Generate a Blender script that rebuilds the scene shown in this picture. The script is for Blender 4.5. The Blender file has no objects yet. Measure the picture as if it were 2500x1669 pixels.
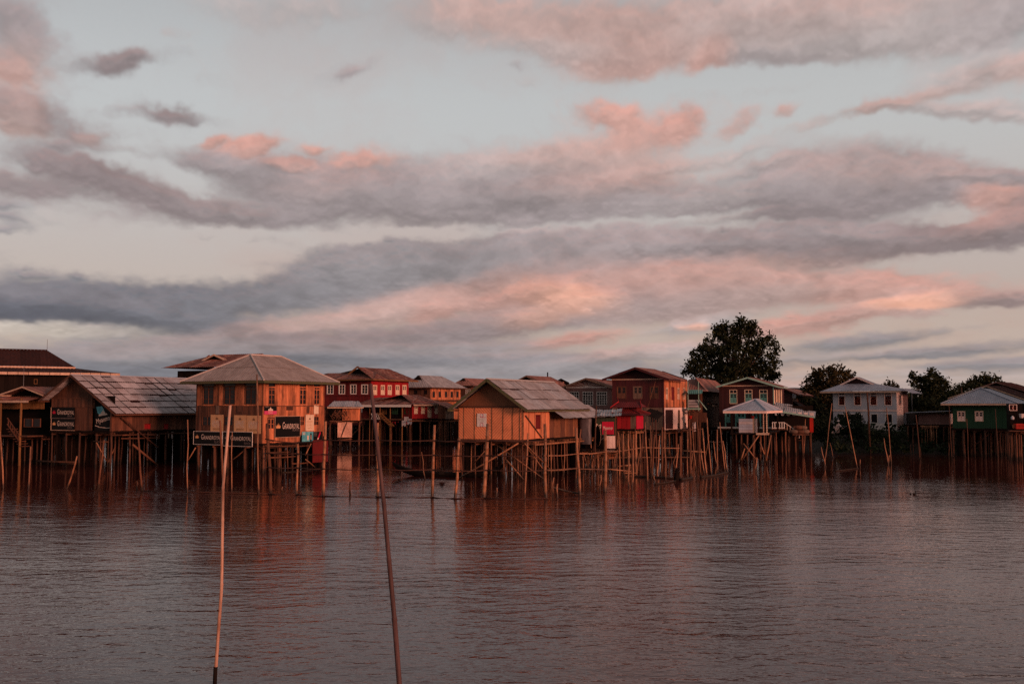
import bpy, math, random
import numpy as np
from mathutils import Vector, Matrix

random.seed(11)
sc = bpy.context.scene
col = sc.collection
R = math.radians

# ------------------------------------------------------------------ camera
F, HOR, CX, CY, EYE = 2430.6, 990.0, 1250.0, 834.5, 5.5      # focal length and horizon of the photograph
PITCH = math.atan((HOR - CY) / F)
cam = bpy.data.cameras.new("camera")
cam.lens, cam.sensor_width, cam.clip_end, cam.clip_start = 35.0, 36.0, 20000.0, 0.5
camo = bpy.data.objects.new("camera", cam)
camo.location = (0, 0, EYE)
camo.rotation_euler = (R(90) + PITCH, 0, 0)
col.objects.link(camo)
sc.camera = camo
sc.view_settings.view_transform = 'Standard'
sc.view_settings.look = 'None'
sc.view_settings.exposure = 0.0
sc.view_settings.gamma = 1.0
sc.view_settings.use_curve_mapping = False
sc.cycles.max_bounces = 6
sc.cycles.diffuse_bounces = 3
sc.cycles.glossy_bounces = 3
sc.cycles.use_denoising = False
sc.cycles.sample_clamp_indirect = 4.0

SUN_AZ, SUN_EL = 137.0, 7.0          # to the right and behind the camera, almost down
SKY_STRENGTH, CLOUD_STRENGTH = 0.13, 1.0


def ray(px, py):
    u, v = (px - CX) / F, (CY - py) / F
    c, s = math.cos(PITCH), math.sin(PITCH)
    return Vector((u, c - v * s, s + v * c))


def W(px, py, d):
    r = ray(px, py)
    return Vector((0, 0, EYE)) + r * (d / r.y)


def WX(px, d):
    return W(px, HOR, d).x


def ZP(py, d):
    return W(CX, py, d).z


def dist(py, z=0.0):
    """distance along the view at which a point of height z is seen in pixel row py"""
    r = ray(CX, py)
    return (z - EYE) / r.z * r.y


# ------------------------------------------------------------------ sky: Nishita air plus a computed cloud layer
def smooth(a, b, x):
    t = np.clip((x - a) / (b - a), 0, 1)
    return t * t * (3 - 2 * t)


def lattice(x, y, k, seed):
    t = np.random.RandomState(seed).rand(512, k).astype(np.float32) * 2 - 1
    xi, yi = np.floor(x), np.floor(y)
    fx, fy = (x - xi).astype(np.float32), (y - yi).astype(np.float32)
    fx, fy = fx * fx * fx * (fx * (fx * 6 - 15) + 10), fy * fy * fy * (fy * (fy * 6 - 15) + 10)
    x0, y0 = xi.astype(np.int32) % k, yi.astype(np.int32) % 512
    x1, y1 = (x0 + 1) % k, (y0 + 1) % 512
    a = t[y0, x0] * (1 - fx) + t[y0, x1] * fx
    b = t[y1, x0] * (1 - fx) + t[y1, x1] * fx
    return a * (1 - fy) + b * fy


PER = 2 * math.pi * F


def fbm(X, Y, k, aspect, octaves, seed, gain=.5):
    """cloud noise, periodic in azimuth: k cells round the horizon, cells `aspect` times wider than high"""
    out, amp, tot = 0, 1.0, 0
    for o in range(octaves):
        lam = PER / k
        out = out + amp * lattice(X / lam + 37.0 * k, Y / (lam / aspect) + 91.7 * o, k, seed + o)
        tot += amp
        amp *= gain
        k *= 2
    return out / tot


C_MAUVE, C_DUSK, C_SLATE = (158, 146, 147), (141, 127, 128), (117, 118, 126)
C_DEEP, C_PINK, C_SALM, C_GLOW = (84, 87, 99), (188, 159, 152), (201, 156, 145), (244, 180, 154)
C_PALE, C_GREY, C_CREAM = (180, 168, 166), (145, 140, 143), (205, 192, 180)
CLOUDS = [  # centre column, row, half width, half height, tilt (degrees, + = right end up), weight, colour
    (40, 95, 90, 80, 0, .7, C_MAUVE), (55, 150, 60, 50, 30, .8, C_PINK), (30, 175, 40, 30, 20, .6, C_SALM), (70, 60, 60, 60, 0, .5, C_MAUVE), (20, 20, 60, 40, 0, .6, C_MAUVE),
    (268, 150, 80, 20, 10, 1.0, C_DUSK), (300, 138, 45, 18, 10, .7, C_MAUVE), (70, 290, 170, 36, -12, 1.1, C_DUSK), (15, 280, 60, 34, 0, .9, C_PINK),
    (40, 325, 60, 20, 0, .7, C_PINK), (425, 268, 70, 15, -5, .9, C_DUSK), (380, 278, 120, 12, 3, .55, C_MAUVE), (420, 88, 40, 14, 0, .6, C_PINK),
    (620, 30, 190, 34, 4, .75, C_PALE), (830, 15, 160, 32, 0, .6, C_PALE), (1060, 78, 105, 32, 8, .85, C_PALE), (1150, 30, 170, 50, 0, .8, C_PINK),
    (850, 172, 42, 13, 12, .65, C_MAUVE), (510, 205, 60, 22, 0, .4, C_PALE), (215, 344, 45, 15, 0, .55, C_PINK), (138, 366, 36, 11, 0, .65, C_MAUVE),
    (530, 330, 30, 12, 25, .8, C_SALM), (600, 345, 48, 24, 0, 1.0, C_SALM), (655, 340, 45, 18, 20, .9, C_SALM), (775, 358, 34, 14, 0, .9, C_SALM),
    (730, 393, 60, 13, -8, 1.0, C_SALM), (900, 390, 75, 18, 0, .8, C_SALM), (310, 378, 60, 9, 0, .35, C_PALE),
    (330, 462, 240, 38, -11, 1.35, C_DUSK), (180, 420, 130, 26, -8, .85, C_DUSK), (40, 458, 110, 20, 0, .8, C_DUSK), (520, 500, 140, 26, -5, 1.1, C_MAUVE),
    (560, 390, 120, 24, -4, 1.0, C_MAUVE), (720, 440, 270, 58, -6, 1.4, C_MAUVE), (820, 440, 130, 30, 5, .5, C_SALM), (1000, 485, 330, 66, -2, 1.5, C_MAUVE),
    (1250, 470, 260, 80, 4, 1.4, C_MAUVE), (1180, 400, 160, 34, 10, .9, C_PALE), (640, 520, 170, 22, 4, .9, C_MAUVE),
    (38, 506, 32, 12, 0, .8, C_GREY), (42, 540, 34, 12, 0, .8, C_GREY), (15, 572, 60, 11, 12, .9, C_GREY), (525, 577, 36, 8, 0, .75, C_GREY),
    (660, 579, 60, 13, 8, .85, C_GREY), (465, 569, 50, 8, 0, .5, C_PALE), (68, 671, 32, 8, 0, .75, C_GREY), (166, 677, 24, 9, 0, .65, C_GREY),
    (140, 600, 40, 7, 15, .5, C_PALE), (610, 652, 70, 8, 4, .45, C_PALE),
    (230, 722, 260, 34, -2, 1.3, C_SLATE), (60, 735, 200, 30, 0, 1.2, C_SLATE), (110, 757, 260, 24, -3, 1.7, C_DEEP), (380, 775, 260, 26, -8, 1.2, C_SLATE),
    (520, 735, 300, 48, 8, 1.3, C_SLATE), (800, 690, 260, 50, 14, 1.3, C_GREY), (860, 625, 130, 46, 0, 1.2, C_GREY), (1050, 640, 260, 56, 2, 1.4, C_GREY),
    (1400, 630, 350, 60, 2, 1.4, C_MAUVE), (1250, 560, 120, 14, 0, .5, C_PALE),
    (640, 800, 190, 20, 8, .9, C_PINK), (930, 750, 180, 30, 12, .8, C_PINK), (1045, 755, 60, 22, 14, .8, C_SALM), (900, 775, 130, 20, 12, .7, C_PINK),
    (1290, 712, 140, 18, 12, 1.1, C_SALM), (1385, 728, 110, 32, -10, 2.0, C_GLOW), (1330, 765, 110, 26, 8, 1.0, C_GLOW), (1250, 740, 160, 40, 6, .7, C_SALM), (1180, 690, 260, 30, 10, .9, C_SALM),
    (800, 830, 300, 26, 4, 1.2, C_DUSK), (1150, 800, 260, 34, 6, 1.0, C_DUSK), (450, 840, 260, 22, 2, .9, C_GREY), (300, 885, 420, 26, 2, 1.1, C_SLATE),
    (820, 880, 420, 16, 1, 1.1, C_SLATE), (1050, 850, 240, 14, 3, .6, C_GREY), (170, 800, 160, 16, 0, 1.0, C_CREAM), (270, 806, 70, 14, 0, .6, C_PALE),
    (1440, 70, 240, 70, -6, 1.1, C_PINK), (1640, 70, 300, 70, 0, 1.0, C_PINK), (1950, 90, 300, 60, 0, .8, C_PALE), (1400, 130, 200, 36, -3, .9, C_PALE), (1560, 140, 130, 40, 6, .9, C_SALM),
    (1520, 175, 90, 34, 20, .7, C_PINK), (1755, 140, 55, 40, 30, .9, C_SALM), (1900, 138, 120, 22, 0, .8, C_MAUVE), (1850, 30, 260, 50, 0, .9, C_PALE),
    (2000, 30, 200, 50, 0, 1.0, C_PINK), (2250, 60, 260, 66, 0, .9, C_PALE), (2440, 30, 140, 60, 0, .9, C_MAUVE), (2350, 185, 130, 32, 4, .9, C_PALE), (2470, 175, 110, 26, 0, .9, C_PINK),
    (2050, 110, 220, 26, 0, .6, C_PALE), (1270, 180, 32, 12, 0, .6, C_MAUVE), (1295, 212, 36, 12, 10, .5, C_PALE), (1900, 220, 130, 14, 3, .55, C_PALE), (1690, 235, 70, 12, 0, .4, C_PALE),
    (1455, 275, 60, 24, 0, 1.0, C_SALM), (1520, 285, 40, 28, 0, .8, C_SALM), (1600, 315, 130, 34, 8, 1.0, C_SALM), (1660, 300, 60, 26, 20, .7, C_SALM), (1800, 300, 62, 20, 24, .85, C_SALM), (1910, 272, 26, 15, 25, .85, C_SALM),
    (1350, 370, 150, 36, 6, 1.0, C_PINK), (1500, 420, 230, 56, 6, 1.2, C_PINK), (1540, 480, 240, 44, 0, 1.2, C_MAUVE), (1460, 450, 200, 30, 4, .5, C_SALM),
    (2120, 268, 170, 15, 9, .9, C_PINK), (2300, 270, 170, 15, -8, .9, C_PALE), (2430, 300, 110, 14, -14, .9, C_PALE), (1720, 385, 140, 14, 8, .6, C_PALE), (1860, 405, 90, 12, 10, .5, C_PALE),
    (2110, 360, 130, 34, -10, .8, C_PALE), (2080, 440, 300, 62, 2, 1.6, C_MAUVE), (2160, 420, 230, 34, -6, 1.2, C_PINK), (2040, 490, 270, 38, 4, 1.3, C_DUSK), (2290, 490, 130, 24, 0, .9, C_MAUVE), (2390, 430, 60, 12, 0, .7, C_MAUVE),
    (1720, 480, 180, 26, 6, .9, C_PALE), (2480, 440, 80, 14, 0, .8, C_MAUVE), (2420, 488, 60, 22, 0, .9, C_SALM), (2450, 540, 110, 26, 10, .9, C_SALM), (2490, 520, 70, 40, 20, 1.1, C_DUSK),
    (1700, 585, 300, 34, 2, 1.2, C_MAUVE), (1980, 590, 300, 32, 0, 1.3, C_DUSK), (2250, 595, 260, 26, 4, 1.3, C_DUSK), (2440, 575, 140, 36, 6, 1.3, C_DUSK), (2080, 560, 120, 20, -10, .9, C_MAUVE),
    (1600, 690, 330, 48, 3, 1.3, C_SALM), (1820, 660, 260, 30, 6, .9, C_PINK), (1500, 745, 330, 44, 4, 1.3, C_MAUVE), (1750, 735, 260, 36, 8, 1.2, C_PINK), (2000, 690, 200, 34, 12, 1.0, C_PINK), (2090, 700, 130, 34, 10, 1.0, C_SALM),
    (2200, 690, 190, 26, -4, .9, C_SALM), (2240, 733, 90, 16, 4, 1.0, C_GLOW), (2360, 720, 200, 22, -4, 1.2, C_PINK), (2470, 730, 90, 14, 0, 1.0, C_DUSK), (2220, 765, 70, 12, 0, .8, C_PINK), (2050, 770, 120, 20, 12, .8, C_PINK),
    (1420, 830, 110, 15, 4, 1.2, C_SALM), (1560, 865, 160, 14, 6, .7, C_PINK), (1930, 805, 140, 24, 6, 1.1, C_SALM), (1700, 800, 90, 18, 10, 1.0, C_PALE), (1695, 803, 30, 8, 0, 1.0, C_GLOW), (1350, 880, 260, 16, 0, .9, C_GREY),
    (2230, 812, 210, 16, 6, 1.2, C_GREY), (2050, 842, 160, 18, 6, 1.1, C_GREY), (2400, 846, 200, 14, 4, 1.2, C_GREY), (2260, 862, 150, 9, 2, .8, C_GREY), (2000, 885, 200, 12, 2, .7, C_GREY), (2460, 895, 180, 16, 0, .7, C_GREY), (2100, 912, 220, 9, 0, .6, C_PALE),
    (500, 925, 520, 26, 0, 1.3, C_SLATE), (1200, 905, 420, 20, 0, 1.1, C_GREY), (1000, 950, 500, 30, 0, 1.0, C_GREY), (1500, 905, 260, 18, 0, .9, C_GREY), (1500, 945, 420, 22, 0, .8, C_PALE),
    (60, 900, 260, 40, 0, 1.1, C_SLATE), (330, 870, 240, 18, 0, .8, C_PALE), (1950, 940, 260, 14, 0, .7, C_PINK), (2350, 930, 240, 16, 0, .8, C_PALE), (1980, 870, 180, 10, 3, .6, C_PALE), (2420, 885, 160, 12, 0, .8, C_GREY),
    (1690, 400, 110, 50, 30, -.8, C_PALE), (2420, 400, 140, 36, 0, -.8, C_PALE), (1650, 215, 300, 26, 4, -.6, C_PALE), (2300, 320, 260, 16, -8, -.6, C_PALE), (2330, 545, 90, 14, 10, -.7, C_PALE), (470, 440, 60, 26, -30, -.9, C_PALE), (900, 570, 420, 16, 2, -1.1, C_PALE), (1330, 556, 330, 9, 2, -.8, C_PALE), (1800, 545, 190, 10, 3, -.8, C_PALE), (300, 620, 380, 40, -2, -.9, C_PALE), (560, 600, 200, 30, 0, -.6, C_PALE),
    (2260, 640, 260, 22, 0, -.8, C_PALE), (2380, 780, 200, 24, 2, -.8, C_PALE), (1000, 300, 320, 50, 0, -.6, C_PALE), (1800, 455, 70, 30, 20, -.6, C_PALE), (1750, 520, 140, 9, 8, -.8, C_PALE), (2380, 360, 200, 34, 0, -.6, C_PALE),
    (1950, 200, 260, 30, 0, -.5, C_PALE), (300, 400, 200, 14, 0, -.4, C_PALE), (380, 60, 200, 50, 0, -.6, C_PALE), (2250, 880, 140, 8, 0, -.5, C_PALE), (1200, 195, 200, 60, 0, -.5, C_PALE),
    (1150, 855, 260, 22, 2, .9, C_MAUVE), (640, 850, 300, 20, 0, .8, C_MAUVE), (1650, 860, 120, 16, 4, .8, C_PALE), (2000, 780, 160, 16, 6, .8, C_SALM),
]


def lin(c):
    c = np.asarray(c, np.float32) / 255
    return np.where(c <= .04045, c / 12.92, ((c + .055) / 1.055) ** 2.4)


def sky_image():
    w, h = 4096, 1024
    t = (np.arange(w) + .5) / w * 2 - 1
    az = math.pi * np.sign(t) * np.abs(t) ** 1.6
    v = (np.arange(h) + .5) / h
    el = (math.pi / 2) * v * v
    xs, ys = az * F, el * F
    X, Y = np.meshgrid(xs.astype(np.float32), ys.astype(np.float32))
    yy = 1100 * np.log1p(Y / 620)                        # layers crowd together towards the horizon
    wx = fbm(X, yy, 54, 1.5, 5, 10) * 40 + fbm(X, yy, 500, 1.4, 3, 16) * 16
    wy = (fbm(X, yy, 60, 1.7, 5, 20) * 24 + fbm(X, yy, 500, 1.6, 3, 26) * 11) * (.35 + .65 * smooth(30, 500, Y))
    n_big = fbm(X + wx, yy + wy, 46, 1.9, 7, 30, .56)
    n_det = fbm(X + wx * .8, yy + wy * .8, 170, 1.7, 5, 40, .6)
    Xw, Yw = X + wx, Y + wy
    dens = np.zeros((h, w), np.float32)
    wsum = np.full((h, w), 1e-4, np.float32)
    rgb = np.zeros((h, w, 3), np.float32) + lin(C_PALE) * 1e-4
    for (px, py, rx, ry, tilt, wt, c) in CLOUDS:
        r = ray(px, py)
        ax, ey = math.atan2(r.x, r.y) * F, math.atan2(r.z, math.hypot(r.x, r.y)) * F
        m = 2.3 * max(rx, ry) + 130
        i0, i1 = np.searchsorted(xs, (ax - m, ax + m))
        j0, j1 = np.searchsorted(ys, (max(0, ey - m), ey + m))
        dx, dy = Xw[j0:j1, i0:i1] - ax, Yw[j0:j1, i0:i1] - ey
        c_, s_ = math.cos(R(tilt)), math.sin(R(tilt))
        q = ((dx * c_ + dy * s_) / rx) ** 2 + ((-dx * s_ + dy * c_) / ry) ** 2
        if wt > 0 and rx * ry < 2600:
            wt *= 1.45
        g = wt * np.exp(-.8 * q ** 1.25)
        dens[j0:j1, i0:i1] += g
        if wt < 0:
            continue
        cw = g ** 1.6 * (1.5 if c in (C_GLOW, C_DEEP) else 1.3 if c is C_SALM else 1)
        wsum[j0:j1, i0:i1] += cw
        rgb[j0:j1, i0:i1] += cw[..., None] * lin(c)
    # the same broken cloud goes on all round and overhead
    out = np.maximum(smooth(1150, 1650, np.abs(X)), smooth(960, 1250, Y))
    more = smooth(-.12, .28, fbm(X + wx, yy + wy, 12, 3.0, 5, 60)) * 1.1 * out
    mix = smooth(-.3, .35, fbm(X, yy, 24, 2.2, 4, 70))[..., None]
    dens += more
    wsum += more ** 1.6
    dim = (1 - .62 * smooth(900, 2300, Y))[..., None]          # the sky deepens steadily overhead
    rgb += (more ** 1.6)[..., None] * (lin(C_MAUVE) * (1 - mix) + lin(C_SALM) * mix) * dim
    rgb /= wsum[..., None]
    n_fine = fbm(X + wx * .7, yy + wy * .7, 420, 1.8, 4, 50, .6)
    bil = 1 - 2.2 * np.abs(fbm(X + wx * .6, yy + wy * .6, 210, 1.7, 5, 80, .55))     # rounded tufts
    f = dens * (1 + .22 * n_det) + n_big * .46 + n_det * .24 + n_fine * .22 + (bil - .5) * .24
    patch = fbm(X + wx * 1.2, yy + wy * 1.2, 96, 1.9, 6, 90, .62)
    f = f + patch * .55
    alpha = smooth(-.22, 1.70, f)
    alpha *= .94
    # tops catch the light of the sunken sun, bases stay in shade
    fs = dens + n_big * .46 + n_det * .10
    lit = np.clip(-np.gradient(fs, axis=0) / np.gradient(ys)[:, None] * 26 + .06 * n_fine, -1, 1)
    up = np.clip(lit, 0, 1)[..., None]
    rgb += up * .42 * (np.clip(rgb * np.array((1.30, 1.10, 1.05), np.float32), 0, .95) - rgb)
    rgb *= (1 - .14 * np.clip(-lit, 0, 1))[..., None]
    rgb *= (1 + .15 * n_det + .16 * n_big + .07 * n_fine + .12 * (bil - .5) + .16 * patch)[..., None]
    # a thin high veil over the whole sky, creamier near the horizon
    veil = np.empty((h, w, 3), np.float32)
    k = smooth(180, 720, Y)[..., None]
    veil[:] = lin((195, 172, 163)) * (1 - k) + lin((203, 201, 198)) * k
    veil *= (1 - .55 * smooth(900, 2000, Y))[..., None]
    veil *= (1 - .14 * smooth(700, 1000, Y))[..., None]
    va = .92 - .08 * smooth(0, 260, Y) - .07 * smooth(300, 1000, Y)
    # faint rosy high haze in drifts
    rose = (smooth(-.05, .55, fbm(X + wx, yy + wy, 30, 2.0, 6, 110, .58)) * (.45 + .35 * smooth(300, -600, -X)))[..., None]
    veil = veil * (1 - rose) + rose * (veil * np.array((1.0, .84, .80), np.float32))
    a = alpha + (1 - alpha) * va
    rgb = (rgb * alpha[..., None] + veil * ((1 - alpha) * va)[..., None]) / a[..., None]
    rgb = np.where(rgb <= .0031308, rgb * 12.92, 1.055 * np.clip(rgb, 1e-6, 1) ** (1 / 2.4) - .055)
    rgb = np.clip(rgb + (np.random.RandomState(3).rand(h, w, 1) - .5) / 200, 0, 1)
    buf = np.empty((h, w, 4), np.float32)
    buf[..., :3], buf[..., 3] = rgb, a
    im = bpy.data.images.new("cloud_layer", w, h, alpha=True)
    im.alpha_mode = 'CHANNEL_PACKED'
    im.pixels.foreach_set(buf.ravel())
    im.update()
    return im


world = bpy.data.worlds.new("World")
sc.world = world
world.use_nodes = True
nt = world.node_tree
nd = lambda t: nt.nodes.new(t)


def wmath(op, a, b=None):
    n = nd('ShaderNodeMath')
    n.operation = op
    for i, s in enumerate((a, b)):
        if s is None:
            continue
        if isinstance(s, (int, float)):
            n.inputs[i].default_value = s
        else:
            nt.links.new(s, n.inputs[i])
    return n.outputs[0]


sky = nd('ShaderNodeTexSky')
sky.sky_type = 'NISHITA'
sky.sun_disc = False
sky.sun_elevation, sky.sun_rotation = R(SUN_EL), R(SUN_AZ)
sky.altitude, sky.dust_density = 900, 1.5
tc = nd('ShaderNodeTexCoord')
sep = nd('ShaderNodeSeparateXYZ')
nt.links.new(tc.outputs['Generated'], sep.inputs[0])
azn = wmath('DIVIDE', wmath('ARCTAN2', sep.outputs[0], sep.outputs[1]), math.pi)
uu = wmath('ADD', wmath('MULTIPLY', wmath('MULTIPLY', wmath('SIGN', azn), wmath('POWER', wmath('ABSOLUTE', azn), 1 / 1.6)), .5), .5)
vv = wmath('SQRT', wmath('DIVIDE', wmath('ARCSINE', wmath('MAXIMUM', wmath('MINIMUM', sep.outputs[2], 1.0), 0.0001)), math.pi / 2))
cmb = nd('ShaderNodeCombineXYZ')
nt.links.new(uu, cmb.inputs[0])
nt.links.new(vv, cmb.inputs[1])
tex = nd('ShaderNodeTexImage')
tex.image = sky_image()
tex.extension = 'EXTEND'
tex.interpolation = 'Cubic'
nt.links.new(cmb.outputs[0], tex.inputs[0])
b1, b2 = nt.nodes['Background'], nd('ShaderNodeBackground')
b1.inputs[1].default_value, b2.inputs[1].default_value = SKY_STRENGTH, CLOUD_STRENGTH
nt.links.new(sky.outputs[0], b1.inputs[0])
nt.links.new(tex.outputs[0], b2.inputs[0])
mx = nd('ShaderNodeMixShader')
nt.links.new(tex.outputs[1], mx.inputs[0])
nt.links.new(b1.outputs[0], mx.inputs[1])
nt.links.new(b2.outputs[0], mx.inputs[2])
nt.links.new(mx.outputs[0], nt.nodes['World Output'].inputs[0])

sun = bpy.data.lights.new("sun", 'SUN')
sun.energy, sun.angle, sun.color = 3.7, R(12.0), (1.0, 0.43, 0.29)
suno = bpy.data.objects.new("sun", sun)
tosun = Vector((math.sin(R(SUN_AZ)) * math.cos(R(SUN_EL)), math.cos(R(SUN_AZ)) * math.cos(R(SUN_EL)), math.sin(R(SUN_EL))))
suno.rotation_euler = tosun.to_track_quat('Z', 'Y').to_euler()
suno.location = (60, -40, 60)
col.objects.link(suno)


# ------------------------------------------------------------------ mesh helpers
class MB:
    """collects faces; build() links them as one mesh object"""

    def __init__(s):
        s.v, s.f = [], []

    def add(s, vs, fs):
        k = len(s.v)
        s.v += [tuple(p) for p in vs]
        s.f += [tuple(i + k for i in f) for f in fs]
        return s

    def hexa(s, p):
        return s.add(p, [(0, 3, 2, 1), (4, 5, 6, 7), (0, 1, 5, 4), (1, 2, 6, 5), (2, 3, 7, 6), (3, 0, 4, 7)])

    def box(s, x0, x1, y0, y1, z0, z1):
        return s.hexa([(x0, y0, z0), (x1, y0, z0), (x1, y1, z0), (x0, y1, z0), (x0, y0, z1), (x1, y0, z1), (x1, y1, z1), (x0, y1, z1)])

    def bar(s, a, b, w, h=None, up=(0, 0, 1)):
        a, b = Vector(a), Vector(b)
        h = h or w
        t = (b - a).normalized()
        n = t.cross(Vector(up))
        n = (n if n.length > 1e-4 else t.cross(Vector((1, 0, 0)))).normalized()
        m = n.cross(t)
        n, m = n * w / 2, m * h / 2
        return s.hexa([a - n - m, a + n - m, a + n + m, a - n + m, b - n - m, b + n - m, b + n + m, b - n + m])

    def tube(s, pts, rad, n=7):
        pts = [Vector(p) for p in pts]
        rad = rad if hasattr(rad, '__len__') else [rad] * len(pts)
        vs, fs = [], []
        for i, p in enumerate(pts):
            t = (pts[min(i + 1, len(pts) - 1)] - pts[max(i - 1, 0)]).normalized()
            a = t.cross(Vector((0, 1, 0)) if abs(t.y) < .9 else Vector((1, 0, 0))).normalized()
            b = a.cross(t)
            for k in range(n):
                w = 2 * math.pi * k / n
                vs.append(p + (a * math.cos(w) + b * math.sin(w)) * rad[i])
        for i in range(len(pts) - 1):
            for k in range(n):
                k2 = (k + 1) % n
                fs.append((i * n + k, (i + 1) * n + k, (i + 1) * n + k2, i * n + k2))
        fs.append(tuple(range(n)))
        fs.append(tuple((len(pts) - 1) * n + k for k in reversed(range(n))))
        return s.add(vs, fs)

    def prism(s, pts, off):
        off = Vector(off)
        pts = [Vector(p) for p in pts]
        n = len(pts)
        return s.add(pts + [p + off for p in pts], [tuple(reversed(range(n))), tuple(range(n, 2 * n))] + [(i, (i + 1) % n, n + (i + 1) % n, n + i) for i in range(n)])

    def mesh(s, name, m, smooth=False):
        me = bpy.data.meshes.new(name)
        me.from_pydata(s.v, [], s.f)
        if m:
            me.materials.append(m)
        if smooth:
            me.shade_smooth()
        me.update()
        return me

    def build(s, name, m, parent=None, kind=None, smooth=False, label=None):
        o = bpy.data.objects.new(name, s.mesh(name, m, smooth))
        col.objects.link(o)
        o.parent = parent
        if kind:
            o['kind'] = kind
        if label:
            o['label'] = label
        return o


def tag(o, label, cat, group=None, kind=None):
    o['label'], o['category'] = label, cat
    if group:
        o['group'] = group
    if kind:
        o['kind'] = kind
    return o


def empty(name, loc, rz, label, cat, group=None):
    o = bpy.data.objects.new(name, None)
    o.empty_display_size = .3
    o.location, o.rotation_euler = loc, (0, 0, rz)
    col.objects.link(o)
    return tag(o, label, cat, group)


def free(name, mb, m, label, cat, group=None, smooth=False, base=None):
    """a thing that is one mesh, its origin at its base"""
    b = Vector(base if base is not None else min(mb.v, key=lambda p: p[2]))
    mb.v = [tuple(Vector(p) - b) for p in mb.v]
    o = mb.build(name, m, None, None, smooth)
    o.location = b
    return tag(o, label, cat, group)


# ------------------------------------------------------------------ materials
def mat(name, c1, c2=None, scale=(9, 9, .8), rough=.75, spec=.2, isl=.3, stain=None, stain_amt=.5, stain_scale=(1.2, 1.2, .5), metal=0.0, bump=0.0, wave=None, detail=4, lo=.35, hi=.68, wet=0):
    m = bpy.data.materials.new(name)
    m.use_nodes = True
    t = m.node_tree
    N, L = t.nodes.new, t.links.new
    b = t.nodes['Principled BSDF']
    b.inputs['Roughness'].default_value = rough
    b.inputs['Specular IOR Level'].default_value = spec
    b.inputs['Metallic'].default_value = metal
    c2 = c2 or tuple(x * .6 for x in c1)
    co = N('ShaderNodeTexCoord')

    def noise(sc_, det, seed):
        mp = N('ShaderNodeMapping')
        mp.inputs['Scale'].default_value = sc_
        mp.inputs['Location'].default_value = (seed * 3.1, seed * 1.7, seed)
        L(co.outputs['Object'], mp.inputs[0])
        n = N('ShaderNodeTexNoise')
        n.inputs['Scale'].default_value = 1
        n.inputs['Detail'].default_value = det
        n.inputs['Roughness'].default_value = .62
        L(mp.outputs[0], n.inputs['Vector'])
        return n.outputs[0]

    def mr(x, a, b_, c, d):
        n = N('ShaderNodeMapRange')
        n.inputs[1].default_value, n.inputs[2].default_value, n.inputs[3].default_value, n.inputs[4].default_value = a, b_, c, d
        L(x, n.inputs[0])
        return n.outputs[0]

    def mixc(f, a, b_):
        n = N('ShaderNodeMix')
        n.data_type = 'RGBA'
        for s_, q in ((n.inputs[0], f), (n.inputs[6], a), (n.inputs[7], b_)):
            if isinstance(q, (int, float)):
                s_.default_value = q
            elif isinstance(q, tuple):
                s_.default_value = (*q, 1)
            else:
                L(q, s_)
        return n.outputs[2]

    n1 = noise(scale, detail, 1)
    c = mixc(mr(n1, lo, hi, 0, 1), c1, c2)
    if stain:
        c = mixc(mr(noise(stain_scale, 5, 5), .44, .66, 0, stain_amt), c, stain)
    if wet:                                     # the tide band a post wears where the water washes it
        sp_ = N('ShaderNodeSeparateXYZ')
        L(co.outputs['Object'], sp_.inputs[0])
        a_ = N('ShaderNodeMath')
        a_.operation = 'MULTIPLY_ADD'
        L(noise((3, 3, 3), 3, 9), a_.inputs[0])
        a_.inputs[1].default_value = -.5
        L(sp_.outputs[2], a_.inputs[2])
        c = mixc(mr(a_.outputs[0], -.05, wet, .85, 0), c, (.012, .009, .006))
    geo, inf = N('ShaderNodeNewGeometry'), N('ShaderNodeObjectInfo')
    ad = N('ShaderNodeMath')
    ad.operation = 'ADD'
    L(geo.outputs['Random Per Island'], ad.inputs[0])
    L(inf.outputs['Random'], ad.inputs[1])
    fr = N('ShaderNodeMath')
    fr.operation = 'FRACT'
    L(ad.outputs[0], fr.inputs[0])
    hs = N('ShaderNodeHueSaturation')
    L(mr(fr.outputs[0], 0, 1, 1 - isl, 1 + isl * .6), hs.inputs['Value'])
    L(c, hs.inputs['Color'])
    L(hs.outputs[0], b.inputs['Base Color'])
    if bump:
        bp = N('ShaderNodeBump')
        bp.inputs['Strength'].default_value = bump
        bp.inputs['Distance'].default_value = .02
        L(n1, bp.inputs['Height'])
        L(bp.outputs[0], b.inputs['Normal'])
    return m


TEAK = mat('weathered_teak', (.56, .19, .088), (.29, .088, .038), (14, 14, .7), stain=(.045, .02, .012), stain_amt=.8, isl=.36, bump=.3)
TEAKD = mat('old_dim_teak', (.125, .046, .024), (.055, .021, .013), (14, 14, .7), stain=(.015, .008, .006), stain_amt=.6, isl=.45, bump=.3)  # weaker light on the left houses is also put into this dark colour
PLANK = mat('brown_planks', (.14, .055, .031), (.062, .025, .016), (12, 12, .8), isl=.4, stain=(.025, .012, .009), bump=.2)
GREYW = mat('grey_weathered_planks', (.20, .125, .09), (.10, .06, .045), (12, 12, .8), isl=.3, stain=(.05, .028, .02), bump=.2)
DARK = mat('near_black_wood', (.012, .007, .0055), (.007, .005, .0045), isl=.3, spec=.04)  # near black; shade of deep eaves and open interiors put into the colour
BAMB = mat('bamboo_pole', (.36, .155, .075), (.19, .075, .036), (10, 10, 2.5), rough=.55, spec=.3, isl=.4, stain=(.06, .028, .016), stain_amt=.65, stain_scale=(3, 3, 2), wet=.25)
POST = mat('rough_wood_post', (.16, .06, .030), (.065, .027, .015), (16, 16, 1.2), isl=.45, stain=(.03, .015, .01), bump=.3, wet=.25)
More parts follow.
